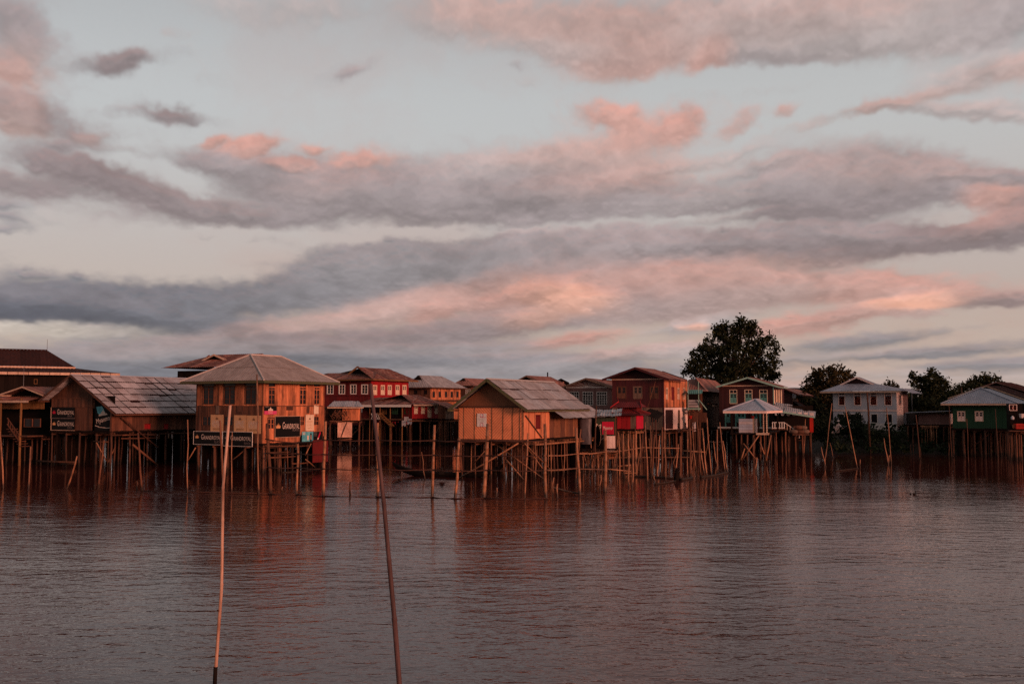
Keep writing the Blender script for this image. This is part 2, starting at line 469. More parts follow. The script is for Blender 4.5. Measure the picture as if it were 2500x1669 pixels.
POSTD = mat('shaded_post', (.085, .034, .019), (.035, .016, .011), (16, 16, 1.2), isl=.45, stain=(.016, .009, .007), wet=.25)  # darker copy of the post for shaded stilts, shade put into the colour
RAIL = mat('dark_rail_wood', (.065, .026, .018), (.035, .014, .01), isl=.3)
def mat_weave(name, c1, c2, k=7.0):
    """split bamboo woven in a herringbone: strips turn at every band"""
    m = mat(name, c1, c2, (16, 16, 16), isl=.14, stain=tuple(x * .45 for x in c1), stain_amt=.45, stain_scale=(.7, .7, .9))
    t = m.node_tree
    N, L = t.nodes.new, t.links.new
    b = t.nodes['Principled BSDF']
    src = b.inputs['Base Color'].links[0].from_socket
    co = N('ShaderNodeTexCoord')
    sp = N('ShaderNodeSeparateXYZ')
    L(co.outputs['Object'], sp.inputs[0])

    def mth(op, a, b_=None):
        n = N('ShaderNodeMath')
        n.operation = op
        for i, q in enumerate((a, b_)):
            if q is None:
                continue
            if isinstance(q, (int, float)):
                n.inputs[i].default_value = q
            else:
                L(q, n.inputs[i])
        return n.outputs[0]
    u = mth('SUBTRACT', sp.outputs[1], sp.outputs[0])
    zig = mth('PINGPONG', u, 2.7)
    st = mth('FRACT', mth('MULTIPLY', mth('ADD', sp.outputs[2], zig), k))
    line = mth('GREATER_THAN', st, .68)
    mx_ = N('ShaderNodeMix')
    mx_.data_type = 'RGBA'
    L(mth('MULTIPLY', line, .6), mx_.inputs[0])
    L(src, mx_.inputs[6])
    mx_.inputs[7].default_value = (*[x * .4 for x in c2], 1)
    L(mx_.outputs[2], b.inputs['Base Color'])
    return m


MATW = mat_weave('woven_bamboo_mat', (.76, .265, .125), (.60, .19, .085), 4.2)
MATS = mat('sunlit_side_boards', (.56, .20, .10), (.42, .14, .066), (10, 10, .9), isl=.2, stain=(.2, .07, .035), stain_amt=.5)  # darker copy for the sunlit side; light difference evened out in the colour
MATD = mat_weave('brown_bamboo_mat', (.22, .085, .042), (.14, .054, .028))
ZINC = mat('grey_zinc_sheet', (.285, .275, .285), (.215, .205, .215), (2, 2, 2), rough=.5, spec=.3, isl=.18, stain=(.13, .085, .075), stain_amt=.5, stain_scale=(1.4, 1.4, 1.4))
ZINC2 = mat('aged_zinc_sheet', (.37, .34, .355), (.29, .26, .27), (2, 2, 2), rough=.55, isl=.30, stain=(.15, .08, .07), stain_amt=.45, stain_scale=(.9, .9, .9))
RCAP = mat('pale_ridge_metal', (.44, .37, .34), (.36, .3, .28), (2, 2, 2), isl=.05)
ZINCB = mat('bluish_zinc_sheet', (.29, .31, .37), (.235, .25, .30), (2, 2, 2), rough=.5, spec=.35, isl=.12, stain=(.17, .155, .18), stain_amt=.35)
HIPZ = mat('mauve_grey_roof_sheet', (.27, .235, .225), (.215, .18, .17), (2.5, 2.5, 2.5), rough=.6, isl=.12, stain=(.14, .105, .095), stain_amt=.5)
RUST = mat('rusty_roof_sheet', (.16, .045, .03), (.08, .022, .016), (3, 3, 3), rough=.7, isl=.55, stain=(.30, .17, .13), stain_amt=.75, stain_scale=(1.8, 1.8, 1.8))
RUSTD = mat('dark_rust_sheet', (.042, .013, .010), (.024, .009, .008), (2, 2, 2), rough=.8, spec=.1, isl=.35)
RUSTP = mat('pinkish_rust_sheet', (.26, .125, .10), (.17, .075, .06), (2, 2, 2), rough=.65, isl=.35, stain=(.1, .035, .026), stain_amt=.6)
REDP = mat('red_painted_boards', (.30, .009, .012), (.20, .006, .008), (14, 14, 1), isl=.22, rough=.7, stain=(.12, .01, .01), stain_amt=.5)
REDD = mat('dark_red_boards', (.125, .008, .008), (.075, .006, .006), (14, 14, 1), isl=.25, rough=.7)
MARO = mat('maroon_boards', (.062, .011, .012), (.042, .009, .010), (10, 10, 1), isl=.2, rough=.6)
MAROD = mat('dark_maroon_boards', (.038, .010, .010), (.026, .008, .008), (10, 10, 1), isl=.2)
PURP = mat('faded_purple_boards', (.20, .105, .095), (.13, .068, .06), (12, 12, 1), isl=.22)
PINKW = mat('pale_pink_plaster', (.74, .55, .49), (.62, .44, .39), (3, 3, 1.5), isl=.06, stain=(.4, .24, .2), stain_amt=.35)
WHITE = mat('off_white_paint', (.62, .56, .52), (.5, .44, .4), (5, 5, 3), isl=.06)
CREAM = mat('cream_paint', (.60, .45, .33), (.48, .35, .25), (6, 6, 2), isl=.08)
GWALL = mat('pale_grey_wall', (.41, .405, .435), (.36, .355, .385), (2, 2, 1), isl=.04, stain=(.27, .25, .26), stain_amt=.3)
TEAL = mat('teal_paint', (.085, .24, .21), (.06, .18, .16), (8, 8, 2), isl=.12)
MINT = mat('mint_fascia_paint', (.22, .36, .30), (.16, .27, .23), (5, 5, 5), isl=.08)
GREEN = mat('dark_green_paint', (.011, .044, .022), (.009, .036, .018), (6, 6, 1), isl=.06)
MOSS = mat('mossy_green_bargeboard', (.06, .075, .03), (.10, .07, .04), (4, 4, 4), isl=.2)
FASC = mat('pale_fascia_board', (.50, .34, .25), (.38, .24, .17), (3, 3, 3), isl=.1, stain=(.2, .1, .07), stain_amt=.4)
CURT = mat('red_brown_curtain', (.17, .026, .013), (.085, .013, .008), (16, 16, .5), isl=.2, rough=.9)
BLACKS = mat('black_sign_board', (.006, .005, .005), (.005, .004, .004), rough=.6, isl=0, spec=.1)
SAND = mat('tan_poster', (.47, .26, .13), (.41, .22, .11), (3, 3, 3), isl=.05, rough=.6)
LPRINT = mat('pale_lettering', (.52, .40, .34), (.46, .35, .29), isl=0, rough=.6)
GPRINT = mat('gold_crown_print', (.55, .27, .12), (.45, .2, .09), isl=0, rough=.5)
DPRINT = mat('dim_grey_lettering', (.16, .12, .11), isl=0)
BPRINT = mat('brown_lettering', (.16, .075, .04), isl=0)
MAGENTA = mat('magenta_print', (.48, .05, .13), (.42, .04, .11), isl=0, rough=.5)
CRIM = mat('crimson_panel', (.38, .012, .038), (.31, .010, .03), isl=0, rough=.7, spec=.1)
GRBOARD = mat('dark_olive_board', (.03, .04, .022), isl=0)
CYAN = mat('cyan_poster_print', (.05, .22, .27), (.12, .38, .42), (2.2, 2.2, 2.2), isl=0, rough=.5)
TARP = mat('charcoal_tarpaulin', (.075, .060, .066), (.045, .036, .04), (3, 3, 2), rough=.5, spec=.35, isl=0, bump=.8)
CLOTH = mat('pale_cloth', (.55, .47, .45), (.4, .33, .32), (6, 6, 6), isl=.2, rough=.9)
REDC = mat('red_plastic', (.36, .02, .012), isl=.1, rough=.6, spec=.1)
GOLDW = mat('yellowish_post', (.19, .085, .03), (.11, .05, .018), (10, 10, 1), isl=.25)
WICK = mat('plaid_woven_mat', (.58, .34, .25), (.34, .17, .12), (8, 8, 8), isl=.1)
BARK = mat('tree_bark', (.05, .033, .024), (.028, .019, .015), (6, 6, 1.5), isl=0)
LEAF = mat('dark_leaves', (.020, .024, .010), (.012, .016, .007), (.5, .5, .5), isl=.6, rough=.8, spec=.08)
LEAFB = mat('brownish_leaves', (.036, .028, .011), (.022, .018, .008), (.5, .5, .5), isl=.6, rough=.8, spec=.08)
BUSH = mat('bush_leaves', (.02, .03, .012), (.012, .017, .008), (.8, .8, .8), isl=.5, rough=.7, spec=.12)
MUD = mat('muddy_bank', (.035, .024, .017), (.022, .017, .012), (.4, .4, .4), isl=0, rough=.9)
HILL = mat('hazy_hill_forest', (.05, .062, .075), (.04, .05, .062), (.003, .003, .003), isl=0, rough=1, spec=0)  # distance haze put into the blue-grey of the forest
BOAT = mat('tarred_boat_wood', (.009, .006, .005), (.006, .004, .004), (3, 3, 6), rough=.6, spec=.08, isl=.1)
METAL = mat('galvanised_metal', (.16, .15, .15), isl=0, rough=.5, metal=.4)
GLASS = bpy.data.materials.new('dark_window_glass')
GLASS.use_nodes = True
_b = GLASS.node_tree.nodes['Principled BSDF']
_b.inputs['Base Color'].default_value = (.012, .010, .012, 1)
_b.inputs['Roughness'].default_value = .12
_b.inputs['Specular IOR Level'].default_value = .15

# ------------------------------------------------------------------ water, banks, hills
def water_material():
    m = bpy.data.materials.new('lake_water')
    m.use_nodes = True
    t = m.node_tree
    N, L = t.nodes.new, t.links.new
    b = t.nodes['Principled BSDF']
    b.inputs['Base Color'].default_value = (.050, .0110, .009, 1)
    b.inputs['Roughness'].default_value = .04
    b.inputs['IOR'].default_value = 1.333
    b.inputs['Specular IOR Level'].default_value = .34
    co = N('ShaderNodeTexCoord')
    h = None
    # long swell of little wakes, then wind ripples, then fine chop; crests run mostly across the view
    for (sx, sy, rot, amp, det, dist_) in ((.09, .34, 4, .034, 2, .4), (.55, 1.15, -7, .033, 2, .5), (1.7, 2.9, 9, .0250, 2, .6), (5.0, 8.5, -12, .0100, 2, .5)):
        mp = N('ShaderNodeMapping')
        mp.vector_type = 'TEXTURE'
        mp.inputs['Rotation'].default_value = (0, 0, R(rot))
        mp.inputs['Scale'].default_value = (1 / sx, 1 / sy, 1)
        L(co.outputs['Object'], mp.inputs[0])
        n = N('ShaderNodeTexNoise')
        n.inputs['Scale'].default_value = 1
        n.inputs['Detail'].default_value = det
        n.inputs['Distortion'].default_value = dist_
        L(mp.outputs[0], n.inputs['Vector'])
        q = N('ShaderNodeMath')
        q.operation = 'MULTIPLY'
        q.inputs[1].default_value = amp
        L(n.outputs[0], q.inputs[0])
        if h is None:
            h = q.outputs[0]
        else:
            a = N('ShaderNodeMath')
            L(h, a.inputs[0])
            L(q.outputs[0], a.inputs[1])
            h = a.outputs[0]
    # trains of regular ripples crossing at a small angle
    for (wl, rot, amp, dis) in ((1.15, 84, .0062, 11.0), (.62, 99, .0034, 12.0)):
        mp = N('ShaderNodeMapping')
        mp.vector_type = 'TEXTURE'
        mp.inputs['Rotation'].default_value = (0, 0, R(rot))
        L(co.outputs['Object'], mp.inputs[0])
        n = N('ShaderNodeTexWave')
        n.bands_direction = 'X'
        n.inputs['Scale'].default_value = .314 / wl
        n.inputs['Distortion'].default_value = dis
        n.inputs['Detail'].default_value = 2.0
        n.inputs['Detail Scale'].default_value = .9
        L(mp.outputs[0], n.inputs['Vector'])
        q = N('ShaderNodeMath')
        q.operation = 'MULTIPLY_ADD'
        q.inputs[1].default_value = amp
        L(n.outputs['Fac'], q.inputs[0])
        L(h, q.inputs[2])
        h = q.outputs[0]
    # calmer and rougher patches
    mp = N('ShaderNodeMapping')
    mp.inputs['Scale'].default_value = (.035, .06, 1)
    L(co.outputs['Object'], mp.inputs[0])
    n = N('ShaderNodeTexNoise')
    n.inputs['Scale'].default_value = 1
    n.inputs['Detail'].default_value = 3
    L(mp.outputs[0], n.inputs['Vector'])
    r = N('ShaderNodeMapRange')
    r.inputs[1].default_value, r.inputs[2].default_value, r.inputs[3].default_value, r.inputs[4].default_value = .35, .65, .45, 1.5
    L(n.outputs[0], r.inputs[0])
    # sheltered water between the posts and along the bank lies calmer than the open reach
    sp = N('ShaderNodeSeparateXYZ')
    L(co.outputs['Object'], sp.inputs[0])
    sh = N('ShaderNodeMapRange')
    sh.inputs[1].default_value, sh.inputs[2].default_value, sh.inputs[3].default_value, sh.inputs[4].default_value = 34, 84, 1.0, .20
    L(sp.outputs[1], sh.inputs[0])
    k = N('ShaderNodeMath')
    k.operation = 'MULTIPLY'
    L(r.outputs[0], k.inputs[0])
    L(sh.outputs[0], k.inputs[1])
    q = N('ShaderNodeMath')
    q.operation = 'MULTIPLY'
    L(h, q.inputs[0])
    L(k.outputs[0], q.inputs[1])
    bp = N('ShaderNodeBump')
    bp.inputs['Strength'].default_value = 1.0
    bp.inputs['Distance'].default_value = 1.0
    L(q.outputs[0], bp.inputs['Height'])
    L(bp.outputs[0], b.inputs['Normal'])
    return m


WATER = water_material()
mb = MB()
mb.add([(-5000, -400, 0), (5000, -400, 0), (5000, 9000, 0), (-5000, 9000, 0)], [(0, 1, 2, 3)])
mb.build('water', WATER, None, 'structure')


def terrain(name, x0, x1, y0, y1, nx, ny, fz, m):
    vs, fs = [], []
    for j in range(ny + 1):
        for i in range(nx + 1):
            x, y = x0 + (x1 - x0) * i / nx, y0 + (y1 - y0) * j / ny
            vs.append((x, y, fz(x, y)))
    for j in range(ny):
        for i in range(nx):
            a = j * (nx + 1) + i
            fs.append((a, a + 1, a + nx + 2, a + nx + 1))
    return MB().add(vs, fs).build(name, m, None, 'structure', True)


def sst(a, b, x):
    t = min(1, max(0, (x - a) / (b - a)))
    return t * t * (3 - 2 * t)


terrain('far_bank', -900, 900, 200, 1500, 60, 40, lambda x, y: -.6 + 1.4 * sst(205, 225 + 8 * math.sin(x * .05), y), MUD)
terrain('shore_bank', 34, 150, 108, 215, 46, 40,
        lambda x, y: -.8 + (3.1 + .25 * math.sin(x * .7 + y * .3)) * sst(112 + 3 * math.sin(x * .22), 124 + 2 * math.sin(x * .3), y) * sst(34, 44, x), MUD)


def hill_z(x, y):
    r_ = 0
    for (cx_, cy_, h_, sx_, sy_) in ((-1790, 5000, 150, 150, 500), (-1690, 5100, 158, 120, 500), (-2000, 5200, 120, 300, 500), (-1450, 5300, 110, 260, 500), (-900, 5600, 95, 600, 500), (0, 5800, 90, 900, 500), (1500, 5600, 110, 800, 500)):
        r_ = max(r_, h_ * math.exp(-((x - cx_) / sx_) ** 2 - ((y - cy_) / sy_) ** 2))
    return r_ + 6 * math.sin(x * .021) * math.sin(y * .013) - 5


terrain('hills', -3600, 3600, 4000, 6600, 240, 26, hill_z, HILL)


# ------------------------------------------------------------------ houses
class House:
    """local frame: origin at water level under the near right-hand corner of the front; x along the front, y away from the viewer"""

    def __init__(s, name, label, cat, px, d, yaw, left=None, right=None, group=None):
        s.yaw = R(yaw)
        s.o = Vector((WX(px, d), d, 0))
        s.inv = Matrix.Rotation(-s.yaw, 3, 'Z')
        s.root = empty(name, s.o, s.yaw, label, cat, group)
        s.holes = {'F': [], 'S': []}
        s.w = -s.F(left, HOR)[0] if left is not None else 0
        s.dd = s.S(right, HOR)[0] if right is not None else 0

    def _ray(s, px, py):
        return s.inv @ (Vector((0, 0, EYE)) - s.o), s.inv @ ray(px, py)

    def F(s, px, py, y=0.0):
        o, r = s._ray(px, py)
        t = (y - o.y) / r.y
        return o.x + r.x * t, o.z + r.z * t

    def S(s, px, py, x=0.0):
        o, r = s._ray(px, py)
        t = (x - o.x) / r.x
        return o.y + r.y * t, o.z + r.z * t

    def zf(s, py, u=0.0):
        return s.F(CX + (s.o.x / s.o.y) * F, py)[1]

    def uz(s, face, px, py):
        return s.F(px, py) if face == 'F' else s.S(px, py)

    def P(s, face, u, z, o=0.0):
        return (u, -o, z) if face == 'F' else (o, u, z)

    def fb(s, mb, face, u0, u1, z0, z1, o0, o1):
        if face == 'F':
            mb.box(u0, u1, -o1, -o0, z0, z1)
        else:
            mb.box(o0, o1, u0, u1, z0, z1)
        return mb

    def spot(s, face, u, z, o=0.0):
        """world place and turn of something fixed on a wall"""
        p = Matrix.Rotation(s.yaw, 3, 'Z') @ Vector(s.P(face, u, z, o)) + s.o
        return p, s.yaw + (0 if face == 'F' else math.pi / 2)

    def shell(s, z0, z1, m, w=None, dd=None, t=.08):
        """back wall, left wall, floor: what closes the house behind its front"""
        w, dd = w or s.w, dd or s.dd
        MB().box(-w, 0, dd - t, dd, z0, z1).build('back_wall', m, s.root)
        MB().box(-w, -w + t, .05, dd - t - .003, z0, z1).build('left_wall', m, s.root)
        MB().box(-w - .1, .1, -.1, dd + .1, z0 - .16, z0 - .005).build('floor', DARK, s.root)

    def planks(s, face, u0, u1, z0, z1, pw, m, single=False, name='plank', th=.03, gap=.012, top=None):
        cuts = [u0]
        n = max(1, round((u1 - u0) / pw))
        cuts += [u0 + (u1 - u0) * (i + random.uniform(-.12, .12)) / n for i in range(1, n)] + [u1]
        hs = [h for h in s.holes[face] if h[0] < u1 and h[1] > u0 and h[2] < z1 and h[3] > z0]
        keep = {u0, u1}
        for h in hs:
            for e in h[:2]:
                if u0 < e < u1:
                    cuts = [c for c in cuts if abs(c - e) > pw * .3 or c in keep] + [e]
                    keep.add(e)
        cuts = sorted(cuts)
        allm = MB()
        for a, b in zip(cuts, cuts[1:]):
            if b - a < .01:
                continue
            mid = (a + b) / 2
            zt = z1 if top is None else min(z1, top(mid))
            segs = [(z0, zt)]
            for h in hs:
                if h[0] <= mid <= h[1]:
                    segs = [q for (p, r_) in segs for q in ((p, min(r_, h[2])), (max(p, h[3]), r_)) if q[1] - q[0] > .02]
            for (p, q) in segs:
                t = th + random.uniform(-.012, .012)
                g = gap * random.uniform(.3, 1.5)
                mm = MB() if single else allm
                s.fb(mm, face, a + g / 2, b - g / 2, p + random.uniform(-.03, .03) * (1 if p == z0 else 0), q, -.02, t)
                if single:
                    mm.build(name, m, s.root)
        if not single and allm.v:
            allm.build(name + 's', m, s.root, 'stuff')

    def window(s, face, x0, y0, x1, y1, fm, cols=2, tr=0.0, leaf='glass', lm=None, pane=.5, fw=.07, out=.05, name='window', curtain=None, bars=0):
        a, zt = s.uz(face, x0, y0)
        b, zb = s.uz(face, x1, y1)
        zb = s.uz(face, x0, y1)[1]
        s.holes[face].append((a, b, zb, zt))
        fm_ = MB()
        s.fb(fm_, face, a - fw, a, zb - fw, zt + fw, -.05, out)
        s.fb(fm_, face, b, b + fw, zb - fw, zt + fw, -.05, out)
        s.fb(fm_, face, a, b, zt, zt + fw, -.05, out)
        s.fb(fm_, face, a, b, zb - fw, zb, -.05, out + .03)
        zm = zt - (zt - zb) * tr
        if tr:
            s.fb(fm_, face, a, b, zm - fw * .4, zm + fw * .4, -.04, out - .01)
        fr = fm_.build(name, fm, s.root)
        cw = (b - a) / cols
        for i in range(cols):
            u, v = a + cw * i, a + cw * (i + 1)
            g = .02
            if tr:
                s.fb(MB(), face, u + g, v - g, zm + fw * .4, zt, -.04, -.02).build('pane', GLASS, fr)
                if i:
                    s.fb(MB(), face, u - g, u + g, zm + fw * .4, zt, -.045, .02).build('mullion', fm, fr)
            top = zm - (fw * .4 if tr else 0)
            if leaf == 'glass':
                s.fb(MB(), face, u + g, v - g, zb, top, -.05, -.03).build('pane', GLASS, fr)
                if i:
                    s.fb(MB(), face, u - g * 1.4, u + g * 1.4, zb, top, -.045, .02).build('mullion', fm, fr)
                for k in range(bars):
                    zz = zb + (top - zb) * (k + 1) / (bars + 1)
                    s.fb(MB(), face, u + g, v - g, zz - .015, zz + .015, -.028, -.01).build('glazing_bar', fm, fr)
            elif leaf == 'curtain':
                mm = MB()
                k = 5
                for q in range(k):
                    w0, w1 = u + g + (v - u - 2 * g) * q / k, u + g + (v - u - 2 * g) * (q + 1) / k
                    s.fb(mm, face, w0, w1, zb, top - .12 * (top - zb), -.12 - .03 * (q % 2), -.09 - .03 * (q % 2))
                mm.build('curtain', lm, fr)
                s.fb(MB(), face, u + g, v - g, zb, top, -.05, -.04).build('pane', CLEAR, fr)
                if i:
                    s.fb(MB(), face, u - g, u + g, zb, top, -.05, .01).build('mullion', fm, fr)
            else:
                mm = MB()
                zp = zb + (top - zb) * (1 - pane)
                e = min(.10, cw * .18)
                s.fb(mm, face, u + .012, v - .012, zb + .01, zp, -.03, .02)
                s.fb(mm, face, u + .012, u + e, zp, top - .01, -.03, .02)
                s.fb(mm, face, v - e, v - .012, zp, top - .01, -.03, .02)
                s.fb(mm, face, u + e, v - e, top - .09, top - .01, -.03, .02)
                sh = mm.build('shutter', lm or fm, fr)
                s.fb(MB(), face, u + e, v - e, zp, top - .09, -.04, -.015).build('pane', GLASS, fr)
                zz = (zp + top - .09) / 2
                s.fb(MB(), face, u + e, v - e, zz - .018, zz + .018, -.012, .015).build('glazing_bar', lm or fm, fr)
        return fr

    def opening(s, face, x0, y0, x1, y1, fm=None, fw=.05, name='window', bars=0):
        return s.window(face, x0, y0, x1, y1, fm or TEAKD, 1, 0, 'glass', fw=fw, out=.04, name=name, bars=bars)

    def roof_face(s, A, B, C, D, nc, nr, m, single=True, amp=.018, lam=.22, th=.012, name='roof_sheet', lift=.035, jig=.0, gap=0.0):
        """sheets over the eave A-B up to the top C-D (C above A)"""
        A, B, C, D = map(Vector, (A, B, C, D))
        u = (B - A).normalized()
        n = u.cross(C - A).normalized()
        v = n.cross(u)
        Lu = (B - A).length
        cu, cv, du = (C - A).dot(u), (C - A).dot(v), (D - A).dot(u)
        allm = MB()
        if gap:
            q_ = [A + n * -.09, B + n * -.09, D + n * -.09, C + n * -.09]
            MB().prism(q_, n * .03).build('roof_underlay', RUSTD, s.root)
        for j in range(nc):
            for r_ in range(nr):
                ua, ub = Lu * j / nc + gap * .3, Lu * (j + 1) / nc + ((.03 if j < nc - 1 else 0) if not gap else -gap * .3)
                vl, vu = cv * r_ / nr, cv * (r_ + 1) / nr + ((.06 if r_ < nr - 1 else 0) if not gap else -gap * random.uniform(.7, 1.3))
                if gap and random.random() < .05:
                    vu -= gap * 1.5
                lo = max(ua, cu * vl / cv)
                hi = min(ub, Lu - (Lu - du) * vl / cv)
                if hi - lo < .05:
                    continue
                k = max(3, min(14, int((hi - lo) / lam * 4)))
                tilt, dz, sl = random.uniform(-jig, jig), random.uniform(0, jig), random.uniform(-jig, jig) * 1.5
                pts_t, pts_b = [], []
                for i in range(k + 1):
                    q = lo + (hi - lo) * i / k
                    lim = cv
                    if q < cu:
                        lim = cv * q / cu
                    elif q > du:
                        lim = cv * (Lu - q) / max(1e-6, Lu - du)
                    top = max(vl + .002, min(vu, lim))
                    of = amp * math.cos(2 * math.pi * q / lam) + dz + tilt * (i / k - .5)
                    low = lift if r_ < nr else 0
                    pts_b.append(A + u * q + v * (vl + sl * (r_ > 0)) + n * (of + low))
                    pts_t.append(A + u * q + v * top + n * of)
                off = n * -th
                K = k + 1
                vs = pts_b + pts_t + [p + off for p in pts_b] + [p + off for p in pts_t]
                fs = []
                for i in range(k):
                    fs += [(i, i + 1, K + i + 1, K + i), (2 * K + i, 3 * K + i, 3 * K + i + 1, 2 * K + i + 1), (i, 2 * K + i, 2 * K + i + 1, i + 1), (K + i, K + i + 1, 3 * K + i + 1, 3 * K + i)]
                fs += [(0, K, 3 * K, 2 * K), (k, 2 * K + k, 3 * K + k, K + k)]
                if single:
                    MB().add(vs, fs).build(name, m, s.root)
                else:
                    allm.add(vs, fs)
        if not single and allm.v:
            allm.build(name + 's', m, s.root, 'stuff')

    def gable(s, peak, eL, eR, end, m, nc=8, nr=3, single=True, oh=.55, fm=None, gm=None, cap=None, ncl=None, z_tie=None, trim=None, fh=.16, jig=0., lam=.22, ml=None, gap=0.0):
        """gable facing the front: peak and eaves given where the photograph shows the front edge of the roof"""
        xp, zp = s.F(*peak, y=-oh)
        xl, zl = s.F(*eL, y=-oh)
        xr, zr = s.F(*eR, y=-oh)
        y1 = s.S(end, HOR, x=xp)[0]
        s.ridge = (xp, zp, y1)
        s.roof_face((xr, -oh, zr), (xr, y1, zr), (xp, -oh, zp), (xp, y1, zp), nc, nr, m, single, jig=jig, lam=lam, gap=gap)
        s.roof_face((xl, y1, zl), (xl, -oh, zl), (xp, y1, zp), (xp, -oh, zp), ncl or nc, nr, ml or m, single, jig=jig, lam=lam)
        if fm:
            up = Vector((0, 0, 1))
            for (x, z) in ((xl, zl), (xr, zr)):
                MB().bar((x, -oh - .035, z - fh * .5), (xp, -oh - .035, zp - fh * .5), .05, fh).build('bargeboard', fm, s.root)
            MB().bar((xr - .03, -oh + .03, zr - .09), (xr - .03, y1, zr - .09), .04, .10).build('eave_board', fm, s.root)
            MB().bar((xl + .03, -oh + .03, zl - .09), (xl + .03, y1, zl - .09), .04, .10).build('eave_board', fm, s.root)
        if cap:
            MB().prism([(xp - .22, -oh, zp - .06), (xp, -oh, zp + .06), (xp + .22, -oh, zp - .06), (xp, -oh, zp - .01)], (0, y1 + oh, 0)).build('ridge_cap', cap, s.root)
        if gm:
            # gable wall between the roof slopes, flush above the front wall
            sl_r, sl_l = (zp - zr) / (xr - xp), (zp - zl) / (xp - xl)
            zt = z_tie if z_tie is not None else s.top
            a, b = xp - (zp - .12 - zt) / sl_l, xp + (zp - .12 - zt) / sl_r
            a, b = max(a, -s.w - .02), min(b, .02)
            pts = [(a, 0, zt), (b, 0, zt)]
            if zp - .12 - (b - xp) * sl_r > zt + .01:
                pts.append((b, 0, zp - .12 - (b - xp) * sl_r))
            pts.append((xp, 0, zp - .12))
            if zp - .12 - (xp - a) * sl_l > zt + .01:
                pts.append((a, 0, zp - .12 - (xp - a) * sl_l))
            MB().prism(pts, (0, .05, 0)).build('gable_wall', gm, s.root)
            pts2 = [(x, s.dd - .05, z) for (x, _, z) in pts]
            MB().prism(pts2, (0, .04, 0)).build('back_gable_wall', gm, s.root)
            if trim:
                MB().box(a - .02, b + .02, -.07, .003, zt - .05, zt + .06).build('trim_board', trim, s.root)

    def hip(s, x0, x1, y0, y1, z, ra, rb, m, nc=8, nr=1, single=True, fm=None, cap=None, lam=.22, fh=.14, ncs=None, jig=0.):
        """hip roof: eave rectangle at z, ridge from ra to rb along y (x,y,z)"""
        c = [(x0, y0, z), (x1, y0, z), (x1, y1, z), (x0, y1, z)]
        s.roof_face(c[0], c[1], ra, ra, nc, nr, m, single, lam=lam, jig=jig)
        s.roof_face(c[1], c[2], ra, rb, ncs or nc, nr, m, single, lam=lam, jig=jig)
        s.roof_face(c[2], c[3], rb, rb, nc, nr, m, False, lam=lam, name='back_roof_sheet')
        s.roof_face(c[3], c[0], rb, ra, nc, nr, m, False, lam=lam, name='left_roof_sheet')
        if cap:
            for a, b in ((c[0], ra), (c[1], ra), (c[2], rb), (c[3], rb), (ra, rb)):
                a, b = Vector(a), Vector(b)
                if (a - b).length > .05:
                    MB().tube([a + Vector((0, 0, .02)), b + Vector((0, 0, .03))], .075, 8).build('ridge_cap', cap, s.root)
        if fm:
            for i in range(4):
                a, b = Vector(c[i]), Vector(c[(i + 1) % 4])
                e = (b - a).normalized()
                MB().bar(a + e * (.024 if i % 2 else -.02) - Vector((0, 0, fh * .5)), b - e * (.024 if i % 2 else -.02) - Vector((0, 0, fh * .5)), .045, fh).build('fascia', fm, s.root)
            MB().box(x0 + .1, x1 - .1, y0 + .1, y1 - .1, z - .05, z - .02).build('soffit', DARK, s.root)

    def stilt(s, x, y, zt, r_=.085, m=None, crook=.06, zb=-1.6):
        j = lambda k: random.uniform(-crook, crook) * k
        r_ *= random.uniform(.8, 1.25)
        return MB().tube([(x + j(1.5), y + j(1.5), zb), (x + j(1), y + j(1), zb + (zt - zb) * .35), (x + j(.8), y + j(.8), zb + (zt - zb) * .7), (x, y, zt)], [r_ * 1.12, r_ * 1.05, r_, r_ * .93], 6).build('stilt', m or POST, s.root, smooth=True)

    def stilts(s, zt, nx, ny, r_=.085, m=None, x0=None, x1=None, y0=.1, y1=None, crook=.06, extra=0):
        x0, x1, y1 = -s.w + .1 if x0 is None else x0, -.1 if x1 is None else x1, s.dd - .1 if y1 is None else y1
        m2 = POSTD if m in (None, POST) else m  # inner rows take the shaded copy of the post
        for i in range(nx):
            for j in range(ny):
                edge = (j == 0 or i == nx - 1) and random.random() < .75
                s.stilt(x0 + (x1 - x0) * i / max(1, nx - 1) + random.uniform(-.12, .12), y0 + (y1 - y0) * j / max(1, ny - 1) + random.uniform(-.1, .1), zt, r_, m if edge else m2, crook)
        for k in range(extra):
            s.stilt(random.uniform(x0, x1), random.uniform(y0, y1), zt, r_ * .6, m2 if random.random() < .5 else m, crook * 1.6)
        mb = MB()
        for j in range(ny):
            y = y0 + (y1 - y0) * j / max(1, ny - 1)
            MB().bar((x0 - .25, y + .12, zt - .10), (x1 + .25, y + .12, zt - .10), .09, .14).build('floor_beam', m or POST, s.root)
        for i in range(nx):
            x = x0 + (x1 - x0) * i / max(1, nx - 1)
            MB().bar((x + .1, y0 - .2, zt - .27), (x + .1, y1 + .2, zt - .27), .08, .10).build('floor_joist', m or POST, s.root)

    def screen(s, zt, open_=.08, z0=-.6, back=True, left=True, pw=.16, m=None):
        """dark pole screens added below the floor at the back to black out the space"""
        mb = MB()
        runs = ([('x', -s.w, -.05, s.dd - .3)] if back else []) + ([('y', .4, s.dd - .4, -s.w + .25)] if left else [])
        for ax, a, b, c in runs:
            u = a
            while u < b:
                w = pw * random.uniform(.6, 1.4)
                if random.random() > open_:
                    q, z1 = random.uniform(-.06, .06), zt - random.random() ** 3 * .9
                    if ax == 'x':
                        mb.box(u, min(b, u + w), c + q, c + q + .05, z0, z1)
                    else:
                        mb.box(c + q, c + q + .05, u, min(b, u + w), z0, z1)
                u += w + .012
        mb.build('blackout_screen', m or DARK, s.root, 'stuff')

